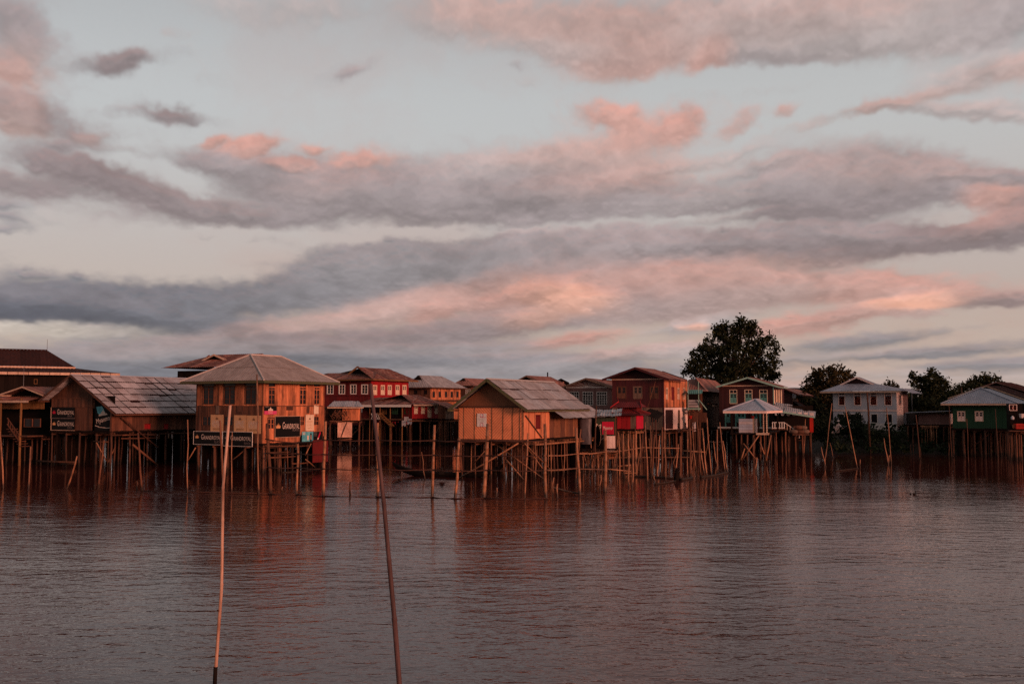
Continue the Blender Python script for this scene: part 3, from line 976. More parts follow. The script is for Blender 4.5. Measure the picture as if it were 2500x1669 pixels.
    def stick(s, face, pa, pb, r_=.045, m=None, name='brace', o=.12):
        """a pole lying against the plane of a wall, from one picture point to another"""
        a, b = s.uz(face, *pa), s.uz(face, *pb)
        A, B = Vector(s.P(face, *a, o)), Vector(s.P(face, *b, o))
        mid = (A + B) / 2 + Vector((0, 0, random.uniform(-.04, .04)))
        return MB().tube([A, mid, B], [r_ * 1.05, r_, r_ * .9], 6).build(name, m or BAMB, s.root, smooth=True)


CLEAR = bpy.data.materials.new('clear_window_glass')
CLEAR.use_nodes = True
_b = CLEAR.node_tree.nodes['Principled BSDF']
_b.inputs['Base Color'].default_value = (.9, .9, .9, 1)
_b.inputs['Roughness'].default_value = .05
_b.inputs['IOR'].default_value = 1.1
_b.inputs['Transmission Weight'].default_value = 1.0


# ------------------------------------------------------------------ signs
def text_mesh(body, size, m, squeeze=1.0):
    cu = bpy.data.curves.new('lettering', 'FONT')
    cu.body, cu.size, cu.align_x, cu.align_y = body, size, 'CENTER', 'CENTER'
    cu.resolution_u = 2
    o = bpy.data.objects.new('lettering', cu)
    me = bpy.data.meshes.new_from_object(o)
    bpy.data.objects.remove(o)
    me.transform(Matrix(((squeeze, 0, 0, 0), (0, 0, 1, 0), (0, 1, 0, 0), (0, 0, 0, 1))))     # stands upright, facing -y
    me.materials.clear()
    me.materials.append(m)
    return me


def letters(body, size, m, parent, x, z, o=.006, squeeze=1.0, tilt=0.0, width=None):
    me = text_mesh(body, size, m, squeeze)
    if width:
        xs_ = [v.co.x for v in me.vertices]
        k = width / (max(xs_) - min(xs_))
        me.transform(Matrix.Diagonal((k, 1, 1, 1)))
    ob = bpy.data.objects.new('lettering', me)
    col.objects.link(ob)
    ob.parent = parent
    ob.location = (x, -o, z)
    ob.rotation_euler = (0, -tilt, 0)
    return ob


def small_caps(parent, m, x, z, h, width):
    """GRANDROYAL with tall G and R-ow of smaller capitals"""
    k = width / 10.3
    letters('G', h * 1.5, m, parent, x - width * .44, z - .0 * h, width=k * 1.25)
    letters('RANDROYAL', h * 1.12, m, parent, x + width * .07, z - h * .12, width=width * .84)


def crown(parent, m, x, z, s_, o=.006):
    pts = [(-.5, -.42), (.5, -.42), (.62, .1), (.36, -.08), (.32, .34), (.14, .02), (0, .55), (-.14, .02), (-.32, .34), (-.36, -.08), (-.62, .1)]
    return MB().prism([(x + a * s_, -o, z + b * s_) for a, b in pts], (0, .003, 0)).build('crown_emblem', m, parent)


def sign(h, face, x0, y0, x1, y1, m, name, label, cat='sign', border=None, o=.10, th=.03, y1b=None):
    """a board on a wall; returns (root, width, height); the board's frame has its origin at its bottom centre"""
    a, zt = h.uz(face, x0, y0)
    b, zb = h.uz(face, x1, y1)
    zb = (zb + h.uz(face, x0, y1)[1]) / 2
    zt = (zt + h.uz(face, x1, y0)[1]) / 2
    p, rz = h.spot(face, (a + b) / 2, zb, o)
    r_ = empty(name, p, rz, label, cat)
    w, hh = b - a, zt - zb
    MB().box(-w / 2, w / 2, 0, th, 0, hh).build('board', m, r_)
    if border:
        e = .028
        mb = MB()
        mb.box(-w / 2 - e, w / 2 + e, -.015, th, -e, 0).box(-w / 2 - e, w / 2 + e, -.015, th, hh, hh + e)
        mb.box(-w / 2 - e, -w / 2, -.015, th, 0, hh).box(w / 2, w / 2 + e, -.015, th, 0, hh)
        mb.build('frame', border, r_)
    return r_, w, hh


# ================================================================== the village, nearest houses first
# ---- bamboo house on stilts in the middle
h = House('bamboo_house', 'bamboo mat house on stilts with grey sheet gable roof, front wall glowing orange', 'house', 1277, 74.3, -27, 1121, 1412)
zf, zt = h.F(1277, 1073)[1], h.F(1277, 992)[1]
h.top = zt
ysp = h.S(1340, HOR)[0]
# front wall: woven panels between battens
us = [-h.w] + [h.F(px, HOR)[0] for px in (1134, 1160, 1202, 1229, 1252, 1270)] + [0]
for a, b in zip(us, us[1:]):
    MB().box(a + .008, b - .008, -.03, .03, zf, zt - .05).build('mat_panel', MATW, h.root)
for u in us:
    MB().box(u - .025, u + .025, -.062, -.032, zf - .02, zt - .04).build('batten', BAMB, h.root)
MB().box(-h.w - .05, .05, -.10, -.033, zt - .09, zt + .02).build('wall_beam', PLANK, h.root)
MB().box(-h.w - .08, .08, -.12, -.033, zf - .12, zf - .003).build('sill_beam', PLANK, h.root)
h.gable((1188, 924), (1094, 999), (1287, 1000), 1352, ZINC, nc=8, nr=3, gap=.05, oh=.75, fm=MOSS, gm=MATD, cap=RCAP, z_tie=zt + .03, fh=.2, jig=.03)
# side wall with the red shutter, then the lower extension
w_ = h.window('S', 1307, 1013, 1318, 1046, REDD, 1, leaf='shutter', lm=REDD, pane=.02, fw=.03)
ys = [0.0] + [h.S(px, HOR)[0] for px in (1290, 1304, 1320, 1330)] + [ysp]
for a, b in zip(ys, ys[1:]):
    h.planks('S', a, b, zf, zt - .08, b - a, MATS, single=True, name='wall_board', th=.03)
for u in ys:
    MB().box(.035, .065, u - .025, u + .025, zf - .02, zt - .1).build('batten', BAMB, h.root)
ze2 = h.S(1378, 1003)[1]
ys2 = [ysp] + [h.S(px, HOR)[0] for px in (1352, 1366, 1378, 1385, 1398)] + [h.dd]
for k, (a, b) in enumerate(zip(ys2, ys2[1:])):
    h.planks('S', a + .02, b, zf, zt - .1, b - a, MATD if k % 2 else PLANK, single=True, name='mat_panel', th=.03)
    MB().box(.035, .065, b - .03, b + .03, zf - .02, zt - .15).build('batten', BAMB, h.root)
h.shell(zf, zt - .1, PLANK)
# lower roof of the lean-to on the right, and the propped eave
A = Vector((1.5, ysp - .4, zt - 1.0))
h.roof_face((1.35, ysp - .3, zt - .95), (1.35, h.dd + 2.6, zt - .95), (-.25, ysp - .3, zt + .1), (-.25, h.dd + 2.6, zt + .1), 7, 2, ZINC, jig=.09)
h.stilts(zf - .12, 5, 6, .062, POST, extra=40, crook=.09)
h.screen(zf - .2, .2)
h.stilts(zf - .12, 3, 5, .05, BAMB, x0=-h.w * .9, x1=.5, y0=1.0, y1=h.dd + 1.5, crook=.1)
h.stick('F', (1126, 1166), (1270, 1081), .06, o=.3)
h.stick('F', (1195, 1080), (1330, 1178), .05, o=-.6)
h.stick('S', (1277, 1082), (1345, 1150), .05)
h.stick('F', (1238, 1122), (1280, 1170), .055, o=.1)
h.stick('S', (1280, 1014), (1320, 1068), .04, PLANK, 'prop')
h.stick('F', (1160, 1128), (1187, 1098), .04, o=.1)
h.stick('F', (1250, 1085), (1296, 1146), .04, o=-2.0)
for px, py in ((1190, 1110), (1215, 1130)):
    h.stick('F', (px - 70, py), (px + 80, py - 6), .04, RAIL, 'cross_pole', o=-3)
H_BAMBOO = h
r_, w, hh = sign(h, 'F', 1166, 1009, 1189, 1041, WHITE, 'notice_board', 'white paper notice tacked on the orange bamboo mat wall', 'notice', o=.075, th=.012)
for zc in (.86, .14):
    MB().tube([(w * .17 * math.cos(k * math.pi / 8), -.006, hh * zc + w * .17 * math.sin(k * math.pi / 8)) for k in range(17)], .012, 5).build('round_stamp', MAGENTA, r_)
MB().box(-w * .2, w * .48, -.005, -.001, hh * .69, hh * .72).build('red_line', CRIM, r_)
for k in range(4):
    MB().box(-w * .36, w * (.3 - .1 * (k % 2)), -.005, -.001, hh * (.56 - .09 * k), hh * (.57 - .09 * k)).build('text_line', DPRINT, r_)

# ---- tall teak house with hip roof and posters
h = House('teak_house', 'two storey weathered teak house on stilts under a grey hip roof, covered with posters', 'house', 643, 81.5, -30, 481, 789)
zf, zt = h.F(643, 1082)[1], h.F(643, 937)[1]
zm = h.F(643, 991)[1]
h.top = zt
for x0, x1 in ((497, 521), (548, 573), (600, 625)):
    h.window('F', x0, 945, x1, 985, TEAKD, 2, .14, fw=.06, bars=2)
    h.opening('F', x0 - 2, 934, x1 + 2, 942, TEAKD, name='transom')
for x0, x1 in ((495, 517), (547, 569)):
    h.window('F', x0, 1017, x1, 1037, TEAKD, 2, fw=.04, bars=1)
for x0, x1, y0 in ((656, 670, 946), (732, 746, 946), (767, 779, 946)):
    h.window('S', x0, y0, x1, 986, TEAK, 2, .12, fw=.07, bars=2)
    h.opening('S', x0, y0 - 11, x1, y0 - 4, TEAKD, name='transom')
for x0, x1 in ((732, 742), (766, 777)):
    h.window('S', x0, 1017, x1, 1037, TEAK, 2, fw=.05, bars=1)
h.window('S', 653, 1021, 668, 1076, TEAKD, 2, leaf='shutter', lm=TEAK, pane=.45, fw=.06, name='door')
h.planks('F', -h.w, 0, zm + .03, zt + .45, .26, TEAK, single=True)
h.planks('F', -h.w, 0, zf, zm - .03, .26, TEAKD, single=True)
h.planks('S', 0, h.dd, zm + .03, zt + .45, .26, TEAK, single=True)
ylow = h.S(733, HOR)[0]
h.planks('S', 0, ylow, zf, zm - .03, .26, TEAK, single=True)
h.planks('S', ylow + .01, h.dd, zf + .55, zm - .03, .26, TEAK, single=True)
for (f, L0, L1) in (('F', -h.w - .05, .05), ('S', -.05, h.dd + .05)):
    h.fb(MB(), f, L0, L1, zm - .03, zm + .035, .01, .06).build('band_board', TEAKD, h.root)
MB().box(-.06, .06, -.06, .06, zf - .1, zt + .4).build('corner_post', TEAK, h.root)
MB().box(-h.w - .06, -h.w + .06, -.06, .06, zf - .1, zt + .4).build('corner_post', TEAKD, h.root)
MB().box(-.06, .065, h.dd - .06, h.dd + .06, zf + .4, zt + .4).build('corner_post', TEAK, h.root)
h.shell(zf, zt + .4, TEAKD)
oh = 1.0
xm = -h.w * .5
ze = h.F(655, 928, y=-oh)[1]
ya, za = h.S(612, 866, x=xm)
yb = h.S(684, HOR, x=xm)[0]
h.hip(-h.w - oh, oh, -oh, h.dd + oh, ze, (xm, max(ya, 1.2), za), (xm, min(yb, h.dd - .8), za), HIPZ, nc=11, nr=2, fm=MOSS, cap=RCAP, fh=.2)
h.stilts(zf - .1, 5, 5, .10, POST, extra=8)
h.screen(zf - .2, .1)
h.stick('F', (482, 1092), (460, 1128), .05, o=.2)
h.stick('F', (540, 1128), (575, 1100), .05, o=-1)
for a, b in (((637, 1088), (712, 1086)), ((637, 1104), (690, 1102)), ((637, 1116), (704, 1113))):
    h.stick('S', a, b, .06, POST, 'landing_pole', o=.8)
h.stick('S', (672, 1152), (762, 1147), .07, POST, 'landing_pole', o=.8)
h.stick('S', (697, 1131), (740, 1128), .06, POST, 'landing_pole', o=.7)
h.stick('S', (728, 1110), (742, 1082), .05, o=.8)
h.stick('S', (728, 1120), (752, 1140), .05, o=.8)
h.stick('S', (683, 1088), (685, 1152), .06, POST, 'landing_post', o=.8)
h.stick('S', (712, 1090), (714, 1150), .05, POST, 'landing_post', o=.8)
H_TEAK = h
for k, (x0, x1, y0, y1, lb) in enumerate(((478, 547, 1053, 1084, 'black whisky banner at the left end under the teak house wall'), (549, 620, 1054, 1088, 'black whisky banner behind the tall foreground pole, right of the first banner'))):
    r_, w, hh = sign(h, 'F', x0, y0, x1, y1, BLACKS, 'banner', lb, 'banner', border=WHITE, o=.22)
    crown(r_, GPRINT if k == 0 else DPRINT, -w * .38, hh * .6, .34 if k == 0 else .3)
    small_caps(r_, LPRINT, w * .12, hh * .56, .42, w * .70)
    letters('BLACK', .26, DPRINT, r_, w * .34, hh * .2, width=w * .22)
for (x0, x1, y0, y1, lb) in ((516, 546, 1012, 1055, 'tan whisky poster standing alone left of the tall bamboo pole'), (573, 602, 1013, 1056, 'tan whisky poster, left one of the joined pair on the teak front'),
                             (604, 638, 1014, 1058, 'tan whisky poster, right one of the joined pair beside the house corner')):
    r_, w, hh = sign(h, 'F', x0, y0, x1, y1, SAND, 'poster', lb, 'poster', o=.075, th=.02)
    crown(r_, BPRINT, 0, hh * .80, .26)
    letters('GRAND', .42, LPRINT, r_, 0, hh * .58, width=w * .72)
    letters('ROYAL', .42, LPRINT, r_, 0, hh * .41, width=w * .68)
    MB().box(-w * .36, w * .36, -.005, -.002, hh * .29, hh * .30).build('rule_line', LPRINT, r_)
    letters('SMOOTH', .24, BPRINT, r_, 0, hh * .18, width=w * .6)
r_, w, hh = sign(h, 'S', 670, 1016, 730, 1066, BLACKS, 'sign_board', 'big black whisky sign with crown on the sunlit teak side wall', 'sign', border=FASC, o=.10)
crown(r_, GPRINT, -w * .38, hh * .54, .46)
small_caps(r_, LPRINT, w * .13, hh * .54, .55, w * .68)
letters('BLACK', .3, DPRINT, r_, w * .32, hh * .33, width=w * .26)
r_, w, hh = sign(h, 'S', 643, 991, 673, 1011, BLACKS, 'sign_board', 'small sign half black half magenta with white temple mark near the house corner', 'sign', o=.11)
MB().box(-w / 2, w / 2, -.006, -.001, 0, hh * .42).build('magenta_band', MAGENTA, r_)
MB().prism([(x * w * .2, -.008, hh * (.42 + .48 * z)) for x, z in ((-1, 0), (1, 0), (.9, .5), (.5, .4), (.25, .7), (0, 1), (-.25, .7), (-.5, .4), (-.9, .5))], (0, .006, 0)).build('temple_emblem', LPRINT, r_)
letters('Myanmar', .2, LPRINT, r_, 0, hh * .22, .008, width=w * .34)
MB().box(-w * .42, -w * .16, -.006, -.001, hh * .86, hh * .93).build('small_print', DPRINT, r_)
r_, w, hh = sign(h, 'S', 744, 1012, 764, 1051, CREAM, 'poster', 'pale cream poster on the sunlit wall between two small windows', 'poster', o=.11, th=.02)
crown(r_, BPRINT, 0, hh * .76, .2)
letters('GRAND\nROYAL', .3, SAND, r_, 0, hh * .45, width=w * .66)
letters('SMOOTH', .2, SAND, r_, 0, hh * .16, width=w * .55)
r_, w, hh = sign(h, 'S', 735, 1053, 762, 1077, CYAN, 'poster', 'blue green drink poster at the bottom of the sunlit teak wall', 'poster', o=.12, th=.02)
MB().prism([(w * .28 + .14 * math.cos(k * .63), -.004, hh * .42 + .38 * math.sin(k * .63)) for k in range(10)], (0, .003, 0)).build('dark_oval', BLACKS, r_)
for zc in (.52, .30):
    MB().tube([(w * .28 + .07 * math.cos(k * math.pi / 6), -.009, hh * zc + .09 * math.sin(k * math.pi / 6)) for k in range(13)], .016, 5).build('ring_mark', LPRINT, r_)
MB().box(-w * .05, w * .1, -.004, -.001, hh * .15, hh * .6).build('bottle_print', LPRINT, r_)
for k in range(2):
    MB().box(-w * .46, -w * .22, -.004, -.001, hh * (.86 - .16 * k), hh * (.93 - .16 * k)).build('headline', LPRINT, r_)
r_, w, hh = sign(h, 'S', 763, 1053, 785, 1073, BLACKS, 'poster', 'black poster with a slanting red and white bottle, rightmost on the teak wall', 'poster', o=.10, th=.02)
MB().prism([(-w * .1, -.005, .02), (w * .06, -.005, .02), (w * .30, -.005, hh * .8), (w * .26, -.005, hh * .99), (w * .18, -.005, hh * .96), (w * .16, -.005, hh * .8)], (0, .004, 0)).build('bottle_print', CRIM, r_)
MB().prism([(-w * .08, -.008, .03), (w * .05, -.008, .03), (w * .10, -.008, hh * .24), (-w * .01, -.008, hh * .26)], (0, .003, 0)).build('bottle_label', LPRINT, r_)
for k in range(3):
    MB().box(-w * .45, -w * .12, -.004, -.001, hh * (.86 - .18 * k), hh * (.92 - .18 * k)).build('text_line', DPRINT, r_)
p, rz = h.spot('S', h.S(771, HOR)[0], h.S(771, 1127)[1], .6)
r_ = empty('red_sheet', p, rz, 'dark red metal sheet leaning under the right end of the teak house', 'metal sheet')
w, hh = 2.0, h.S(771, 1073)[1] - h.S(771, 1127)[1]
MB().box(-w / 2, w / 2, 0, .05, 0, hh).build('sheet', REDD, r_)
MB().box(-w / 2, w / 2, -.03, .0, hh * .25, hh * .30).build('batten', REDD, r_)
p, rz = h.spot('S', h.S(771, HOR)[0], h.S(771, 1010)[1], .06)
o = MB().box(-.3, .3, 0, .015, 0, .75).build('patch_board', CREAM)
o.location, o.rotation_euler = p, (0, 0, rz)
tag(o, 'pale board patch nailed high on the sunlit teak wall at its right end', 'board')

h = H_TEAK
for f, px, py, w, hh, m_ in (('F', 588, 998, .7, .5, PLANK), ('F', 532, 1000, .4, .7, GREYW), ('S', 706, 996, .8, .35, TEAKD), ('S', 751, 1000, .35, .6, PLANK)):
    u, z_ = h.uz(f, px, py)
    h.fb(MB(), f, u - w / 2, u + w / 2, z_ - hh / 2, z_ + hh / 2, .045, .065).build('patch_board', m_, h.root)

# ---- long house with patchwork sheet roof on the left
h = House('long_house', 'long dark plank house with patchwork grey sheet roof left of the teak house', 'house', 274, 88.5, -27, 126, 486)
zf, zt = h.F(272, 1052)[1], h.F(272, 1000)[1]
h.top = h.F(172, 972)[1]
xrec = h.F(226, HOR)[0]
h.planks('F', -h.w, xrec, zf, h.F(172, 994)[1] - .03, .34, TEAKD, single=True)
h.planks('F', -h.w, xrec, h.F(172, 994)[1] + .02, h.top - .02, .34, PLANK, single=True)
h.fb(MB(), 'F', -h.w, xrec, h.top - .03, h.top + .06, .0, .07).build('band_board', TEAKD, h.root)
h.fb(MB(), 'F', -h.w - .03, xrec, h.F(172, 994)[1] - .03, h.F(172, 994)[1] + .03, .0, .045).build('band_board', TEAKD, h.root)
MB().box(xrec + .01, .0, .25, .32, zf - .1, h.top + .2).build('recess_wall', DARK, h.root)
MB().box(-.1, .1, -.1, .1, zf - .2, zt + .1).build('corner_post', TEAKD, h.root)
h.gable((172, 914), (95, 977), (282, 1010), 470, ZINC2, nc=14, nr=6, gap=.13, oh=.9, fm=TEAKD, gm=TEAKD, cap=ZINC2, fh=.16, jig=.03)
for x0, x1 in ((352, 367), (399, 410)):
    h.window('S', x0, 1034, x1, 1047, PLANK, 2, leaf='shutter', lm=REDP, pane=.05, fw=.04)
h.planks('S', .1, h.dd, zf, zt + .25, .30, PLANK)
h.shell(zf, zt + .1, TEAKD)
h.stilts(zf - .1, 5, 6, .09, POSTD, extra=10)
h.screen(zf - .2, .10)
h.stick('S', (288, 1018), (376, 1092), .07, TEAKD, 'prop', o=.5)
h.stick('S', (306, 1084), (367, 1134), .10, POST, 'prop', o=.9)
for a, b in (((290, 1070), (384, 1068)), ((293, 1062), (330, 1061)), ((352, 1060), (384, 1064))):
    h.stick('S', a, b, .06, POST, 'cross_pole', o=.3)
h.stick('F', (235, 1076), (272, 1078), .06, POST, 'cross_pole', o=.3)
h.stick('F', (104, 1124), (200, 1127), .09, POST, 'landing_pole', o=.6)
h.stick('F', (163, 1131), (200, 1131), .07, POST, 'landing_pole', o=.6)
h.stick('S', (255, 1080), (282, 1130), .05, o=-1)
h.stick('S', (300, 1092), (284, 1128), .05, o=-1)
H_LONG = h
for k, (y0, y1) in enumerate(((994, 1020), (1021, 1049))):
    r_, w, hh = sign(h, 'F', 128, y0, 184, y1, BLACKS, 'banner', ('upper' if k == 0 else 'lower') + ' of two stacked black whisky signs on the long house front', 'sign', o=.10)
    crown(r_, CRIM if k == 0 else GPRINT, -w * .38, hh * .56, .36)
    small_caps(r_, LPRINT, w * .12, hh * .55, .46, w * .72)
    letters('Black' if k == 0 else 'BLACK', .24, DPRINT, r_, w * .3, hh * .2, width=w * .2)
    MB().box(-w / 2 - .06, -w / 2, -.02, .03, -.05, hh).build('frame', FASC, r_)
    MB().box(-w / 2, w / 2, -.02, .03, -.05, -.003).build('frame', FASC if k else DPRINT, r_)
r_, w, hh = sign(h, 'F', 228, 990, 270, 1051, BLACKS, 'poster', 'dark poster with white temple mark and slanted lettering beside the corner post', 'poster', o=-.16, th=.03)
MB().prism([(w * (x - .05), -.005, hh * z) for x, z in ((-.22, .58), (.28, .64), (.22, .70), (.14, .69), (.12, .76), (.06, .76), (.02, .86), (-.02, .76), (-.08, .74), (-.1, .67), (-.2, .66))], (0, .004, 0)).build('temple_emblem', LPRINT, r_)
MB().prism([(w * x, -.003, hh * z) for x, z in ((-.42, .95), (-.1, .98), (.1, .72), (-.2, .6), (-.34, .72))], (0, .002, 0)).build('smoke_glow', CYAN, r_)
letters('Myanmar', .62, LPRINT, r_, w * .02, hh * .45, .008, tilt=.22, width=w * .86)
MB().prism([(w * x, -.005, hh * z) for x, z in ((-.46, .22), (-.2, .15), (.2, .12), (.46, .13), (.46, .11), (.2, .10), (-.2, .13), (-.46, .19))], (0, .003, 0)).build('swoosh', LPRINT, r_)

# ---- big barn far left
h = House('barn', 'big dark barn with maroon double roof at the left edge', 'barn', 268, 122, 28, -40)
h.dd = 13
zt, zf = h.F(280, 912)[1], 2.0
h.planks('F', -h.w, 0, zf, zt, .5, DARK)
h.planks('S', 0, h.dd, zf, zt, .5, DARK)
h.shell(zf, zt, DARK)
oh = 1.2
xe = h.F(291, HOR, y=-oh)[0]
xq, z2 = h.F(183, 896, y=1.6)
h.top = zt
h.roof_face((-h.w - 1, -oh, zt), (xe, -oh, zt), (-h.w - 1, 1.8, z2 - .1), (xq - .3, 1.8, z2 - .1), 22, 1, RUSTD, lam=.4)
h.roof_face((xe, -oh, zt), (xe, h.dd + 1, zt), (xq - .3, 1.8, z2 - .1), (xq - .3, h.dd - 2, z2 - .1), 9, 1, RUSTD, False, lam=.4)
n = 14
for k in range(n):
    x0, x1 = xe - (h.w + 2) * k / n, xe - (h.w + 2) * (k + 1) / n + .05
    MB().bar((x0, -oh - .03, zt - .14), (x1, -oh - .03, zt - .14), .06, .30).build('fascia', FASC, h.root)
MB().box(-h.w, xq - .4, 2.0, h.dd - 2.2, zt - 1, z2).build('upper_wall', DARK, h.root)
xr_, zr = h.F(115, 855, y=6.5)
h.roof_face((-h.w, 1.5, z2), (xq, 1.5, z2), (-h.w, 6.5, zr), (xr_, 6.5, zr), 18, 1, RUSTD, lam=.4)
h.roof_face((xq, 1.5, z2), (xq, 11.5, z2), (xr_, 6.5, zr), (xr_, 6.6, zr), 7, 1, RUSTD, lam=.4)
MB().bar((-h.w, 1.46, z2 - .14), (xq + .05, 1.46, z2 - .14), .06, .3).build('fascia', FASC, h.root)
MB().bar((-h.w, 6.5, zr + .05), (xr_, 6.5, zr + .05), .3, .08).build('ridge_cap', RUSTD, h.root)
h.screen(2.0, .06, left=False)
h.stilts(1.9, 12, 3, .12, POSTD)
h.window('F', 84, 926, 90, 936, GOLDW, 2, fw=.05)
p, _ = h.spot('F', xr_, zr, -6.5)
free('antenna', MB().tube([p, p + Vector((0, 0, 1.4))], [.03, .02], 6), METAL, 'thin lightning rod on the ridge end of the big barn', 'antenna')

# ---- small open gabled porch house, far left
h = House('porch_house', 'small gabled porch house with stairs at the far left', 'house', 108, 93, -25, -60, 150)
zt, zf = h.F(108, 975)[1], h.F(108, 1062)[1]
h.top = h.F(55, 966)[1]
h.gable((55, 943), (-3, 963), (105, 963), 132, RUSTP, nc=6, nr=1, oh=1.2, fm=FASC, gm=DARK, z_tie=h.top, fh=.12, single=True)
zs = h.F(90, 978)[1]
h.roof_face((-h.w, -1.8, zs), (.1, -1.8, zs), (-h.w, 0, zs + .4), (.1, 0, zs + .4), 9, 1, RUSTP)
MB().bar((-h.w, -1.83, zs - .08), (.1, -1.83, zs - .08), .05, .18).build('fascia', FASC, h.root)
h.planks('F', -h.w, 0, h.F(108, 998)[1], zt + .3, .35, GOLDW)
h.holes['F'].clear()
MB().box(-h.w, 0, 1.2, 1.3, zf, zt).build('inner_wall', DARK, h.root)
h.window('F', 60, 1022, 78, 1041, PLANK, 1, fw=.04)
h.window('F', 80, 1022, 98, 1041, PLANK, 1, fw=.04)
h.shell(zf, zt, DARK)
MB().box(-h.w, .1, -1.8, .0, zf - .12, zf).build('porch_floor', PLANK, h.root)
for px, r2 in ((52, .13), (2, .09)):
    u = h.F(px, HOR, y=-1.7)[0]
    h.stilt(u, -1.7, zt + .1, r2, GOLDW, .04)
h.stilts(zf - .1, 5, 4, .08, POSTD)
h.screen(zf - .2, .15)
a0, b0 = h.F(18, 1020, y=-1.9), h.F(47, 1062, y=-1.9)
for dz in (0, -.55):
    MB().bar((a0[0], -1.9, a0[1] + dz), (b0[0], -1.9, b0[1] + dz), .06, .08).build('stair_rail', PLANK, h.root)
for k in range(6):
    t = (k + .5) / 6
    MB().bar((a0[0] + (b0[0] - a0[0]) * t, -1.9, a0[1] + (b0[1] - a0[1]) * t), (a0[0] + (b0[0] - a0[0]) * t, -1.9, a0[1] + (b0[1] - a0[1]) * t - .55), .05).build('baluster', PLANK, h.root)
for k in range(8):
    t = k / 7
    MB().box(a0[0] + (b0[0] - a0[0]) * t - .18, a0[0] + (b0[0] - a0[0]) * t + .18, -1.85, -.9, a0[1] - 1.05 + (b0[1] - a0[1]) * t, a0[1] - .99 + (b0[1] - a0[1]) * t).build('stair_tread', PLANK, h.root)
h.stick('F', (25, 1078), (45, 1078), .06, PLANK, 'cross_pole', o=1.8)
p, _ = h.spot('F', h.ridge[0], h.ridge[1], 1.1)
free('antenna_pole', MB().tube([p - Vector((0, 0, .1)), p + Vector((0, 0, 2.0))], [.03, .02], 6), METAL, 'thin metal pole standing on the porch house ridge', 'antenna')

# ---- rust roofed house peeping over the teak house
h = House('rust_roof_house', 'dark house with striped rusty gable roof rising behind the grey hip roof', 'house', 600, 112, -26, 432, 690)
zt = h.F(600, 902)[1]
h.top = zt
h.planks('F', -h.w, 0, 2.2, zt, .4, DARK)
h.planks('S', 0, h.dd, 2.2, zt, .4, DARK)
h.shell(2.2, zt, DARK)
zg = h.F(455, 879)[1]
xm, oh = -h.w * .45, 1.3
ze = h.F(403, 898, y=-oh)[1]
h.roof_face((-h.w - oh, -oh, ze), (oh, -oh, ze), (-h.w + 1.6, 4.5, ze + 1.75), (-1.5, 4.5, ze + 1.75), 15, 1, RUST, lam=.3)
h.roof_face((oh, -oh, ze), (oh, h.dd + oh, ze), (-1.5, 4.5, ze + 1.75), (-1.5, h.dd - 3, ze + 1.75), 10, 1, RUST, False, lam=.3)
h.roof_face((-h.w - oh, h.dd + oh, ze), (-h.w - oh, -oh, ze), (-h.w + 1.6, h.dd - 3, ze + 1.75), (-h.w + 1.6, 4.5, ze + 1.75), 10, 1, RUST, False, lam=.3, name='left_roof_sheet')
xa, za_ = h.F(523, 866, y=1.8)
x0_, z0_ = h.F(493, 881, y=1.8)
x1_ = xa + (xa - x0_)
h.roof_face((x1_, 1.8, z0_), (x1_, 8, z0_), (xa, 1.8, za_), (xa, 8, za_), 9, 1, RUST, lam=.3)
h.roof_face((x0_, 8, z0_), (x0_, 1.8, z0_), (xa, 8, za_), (xa, 1.8, za_), 9, 1, RUST, False, lam=.3, name='left_roof_sheet')
for x in (x0_, x1_):
    MB().bar((x, 1.76, z0_), (xa, 1.76, za_), .06, .2).build('bargeboard', FASC, h.root)
MB().prism([(x0_ + .3, 2.1, z0_), (x1_ - .3, 2.1, z0_), (xa, 2.1, za_ - .15)], (0, .1, 0)).build('gable_wall', DARK, h.root)
h.stilts(2.1, 4, 3, .09, POST)
h.screen(2.0, .1)
h.stick('F', (448, 930), (482, 930), .12, FASC, 'eave_board', o=.4)

# ---- two storey red house
h = House('red_house', 'two storey red house with rusty gable roof and white framed windows', 'house', 906, 149, -28, 762, 997)
zf, zt = 2.6, h.F(906, 926)[1]
h.top = zt
for x0, x1 in ((800, 813), (829, 841), (857, 869), (884, 897)):
    h.window('F', x0, 940, x1, 960, WHITE, 2, fw=.13, bars=2)
h.window('F', 883, 984, 897, 1005, WHITE, 2, leaf='shutter', lm=WHITE, pane=.5, fw=.08, name='door')
for x0, x1 in ((911, 919), (930, 938), (947, 955), (966, 974), (983, 991)):
    h.window('S', x0, 941, x1, 962, CREAM, 2, leaf='shutter', lm=CREAM, pane=.5, fw=.10)
zm = h.F(906, 967)[1]
h.planks('F', -h.w, 0, zf, zm, .3, REDD)
h.planks('F', -h.w, 0, zm + .04, zt + .3, .3, REDD)
h.planks('S', 0, h.dd, zf, zt + .3, .3, REDP)
h.shell(zf, zt, REDD)
oh = 1.1
ze = h.F(915, 925, y=-oh)[1]
xg, zg = h.F(873, 896, y=1.0)
rl = h.S(950, 903, x=xg)
h.roof_face((oh, -oh, ze), (oh, h.dd + oh, ze), (xg, 1.0, zg), (xg, max(rl[0], 6), zg - .3), 16, 1, RUST, lam=.35)
h.roof_face((oh, h.dd + oh, ze), (-h.w - oh, h.dd + oh, ze), (xg, max(rl[0], 6), zg - .3), (xg - 4, max(rl[0], 6), zg - .3), 8, 1, RUST, False, lam=.35, name='back_roof_sheet')
h.roof_face((-h.w - oh, -oh, ze), (oh, -oh, ze), (-h.w + .8, 2.6, ze + 1.15), (-.6, 2.6, ze + 1.15), 17, 1, RUST, lam=.35)
h.roof_face((-h.w + .8 - 4, 9, ze), (-h.w + .8 - 4, 2.6, ze), (xg, 9, zg), (xg, 1.0, zg), 9, 1, RUST, False, lam=.35, name='left_roof_sheet')
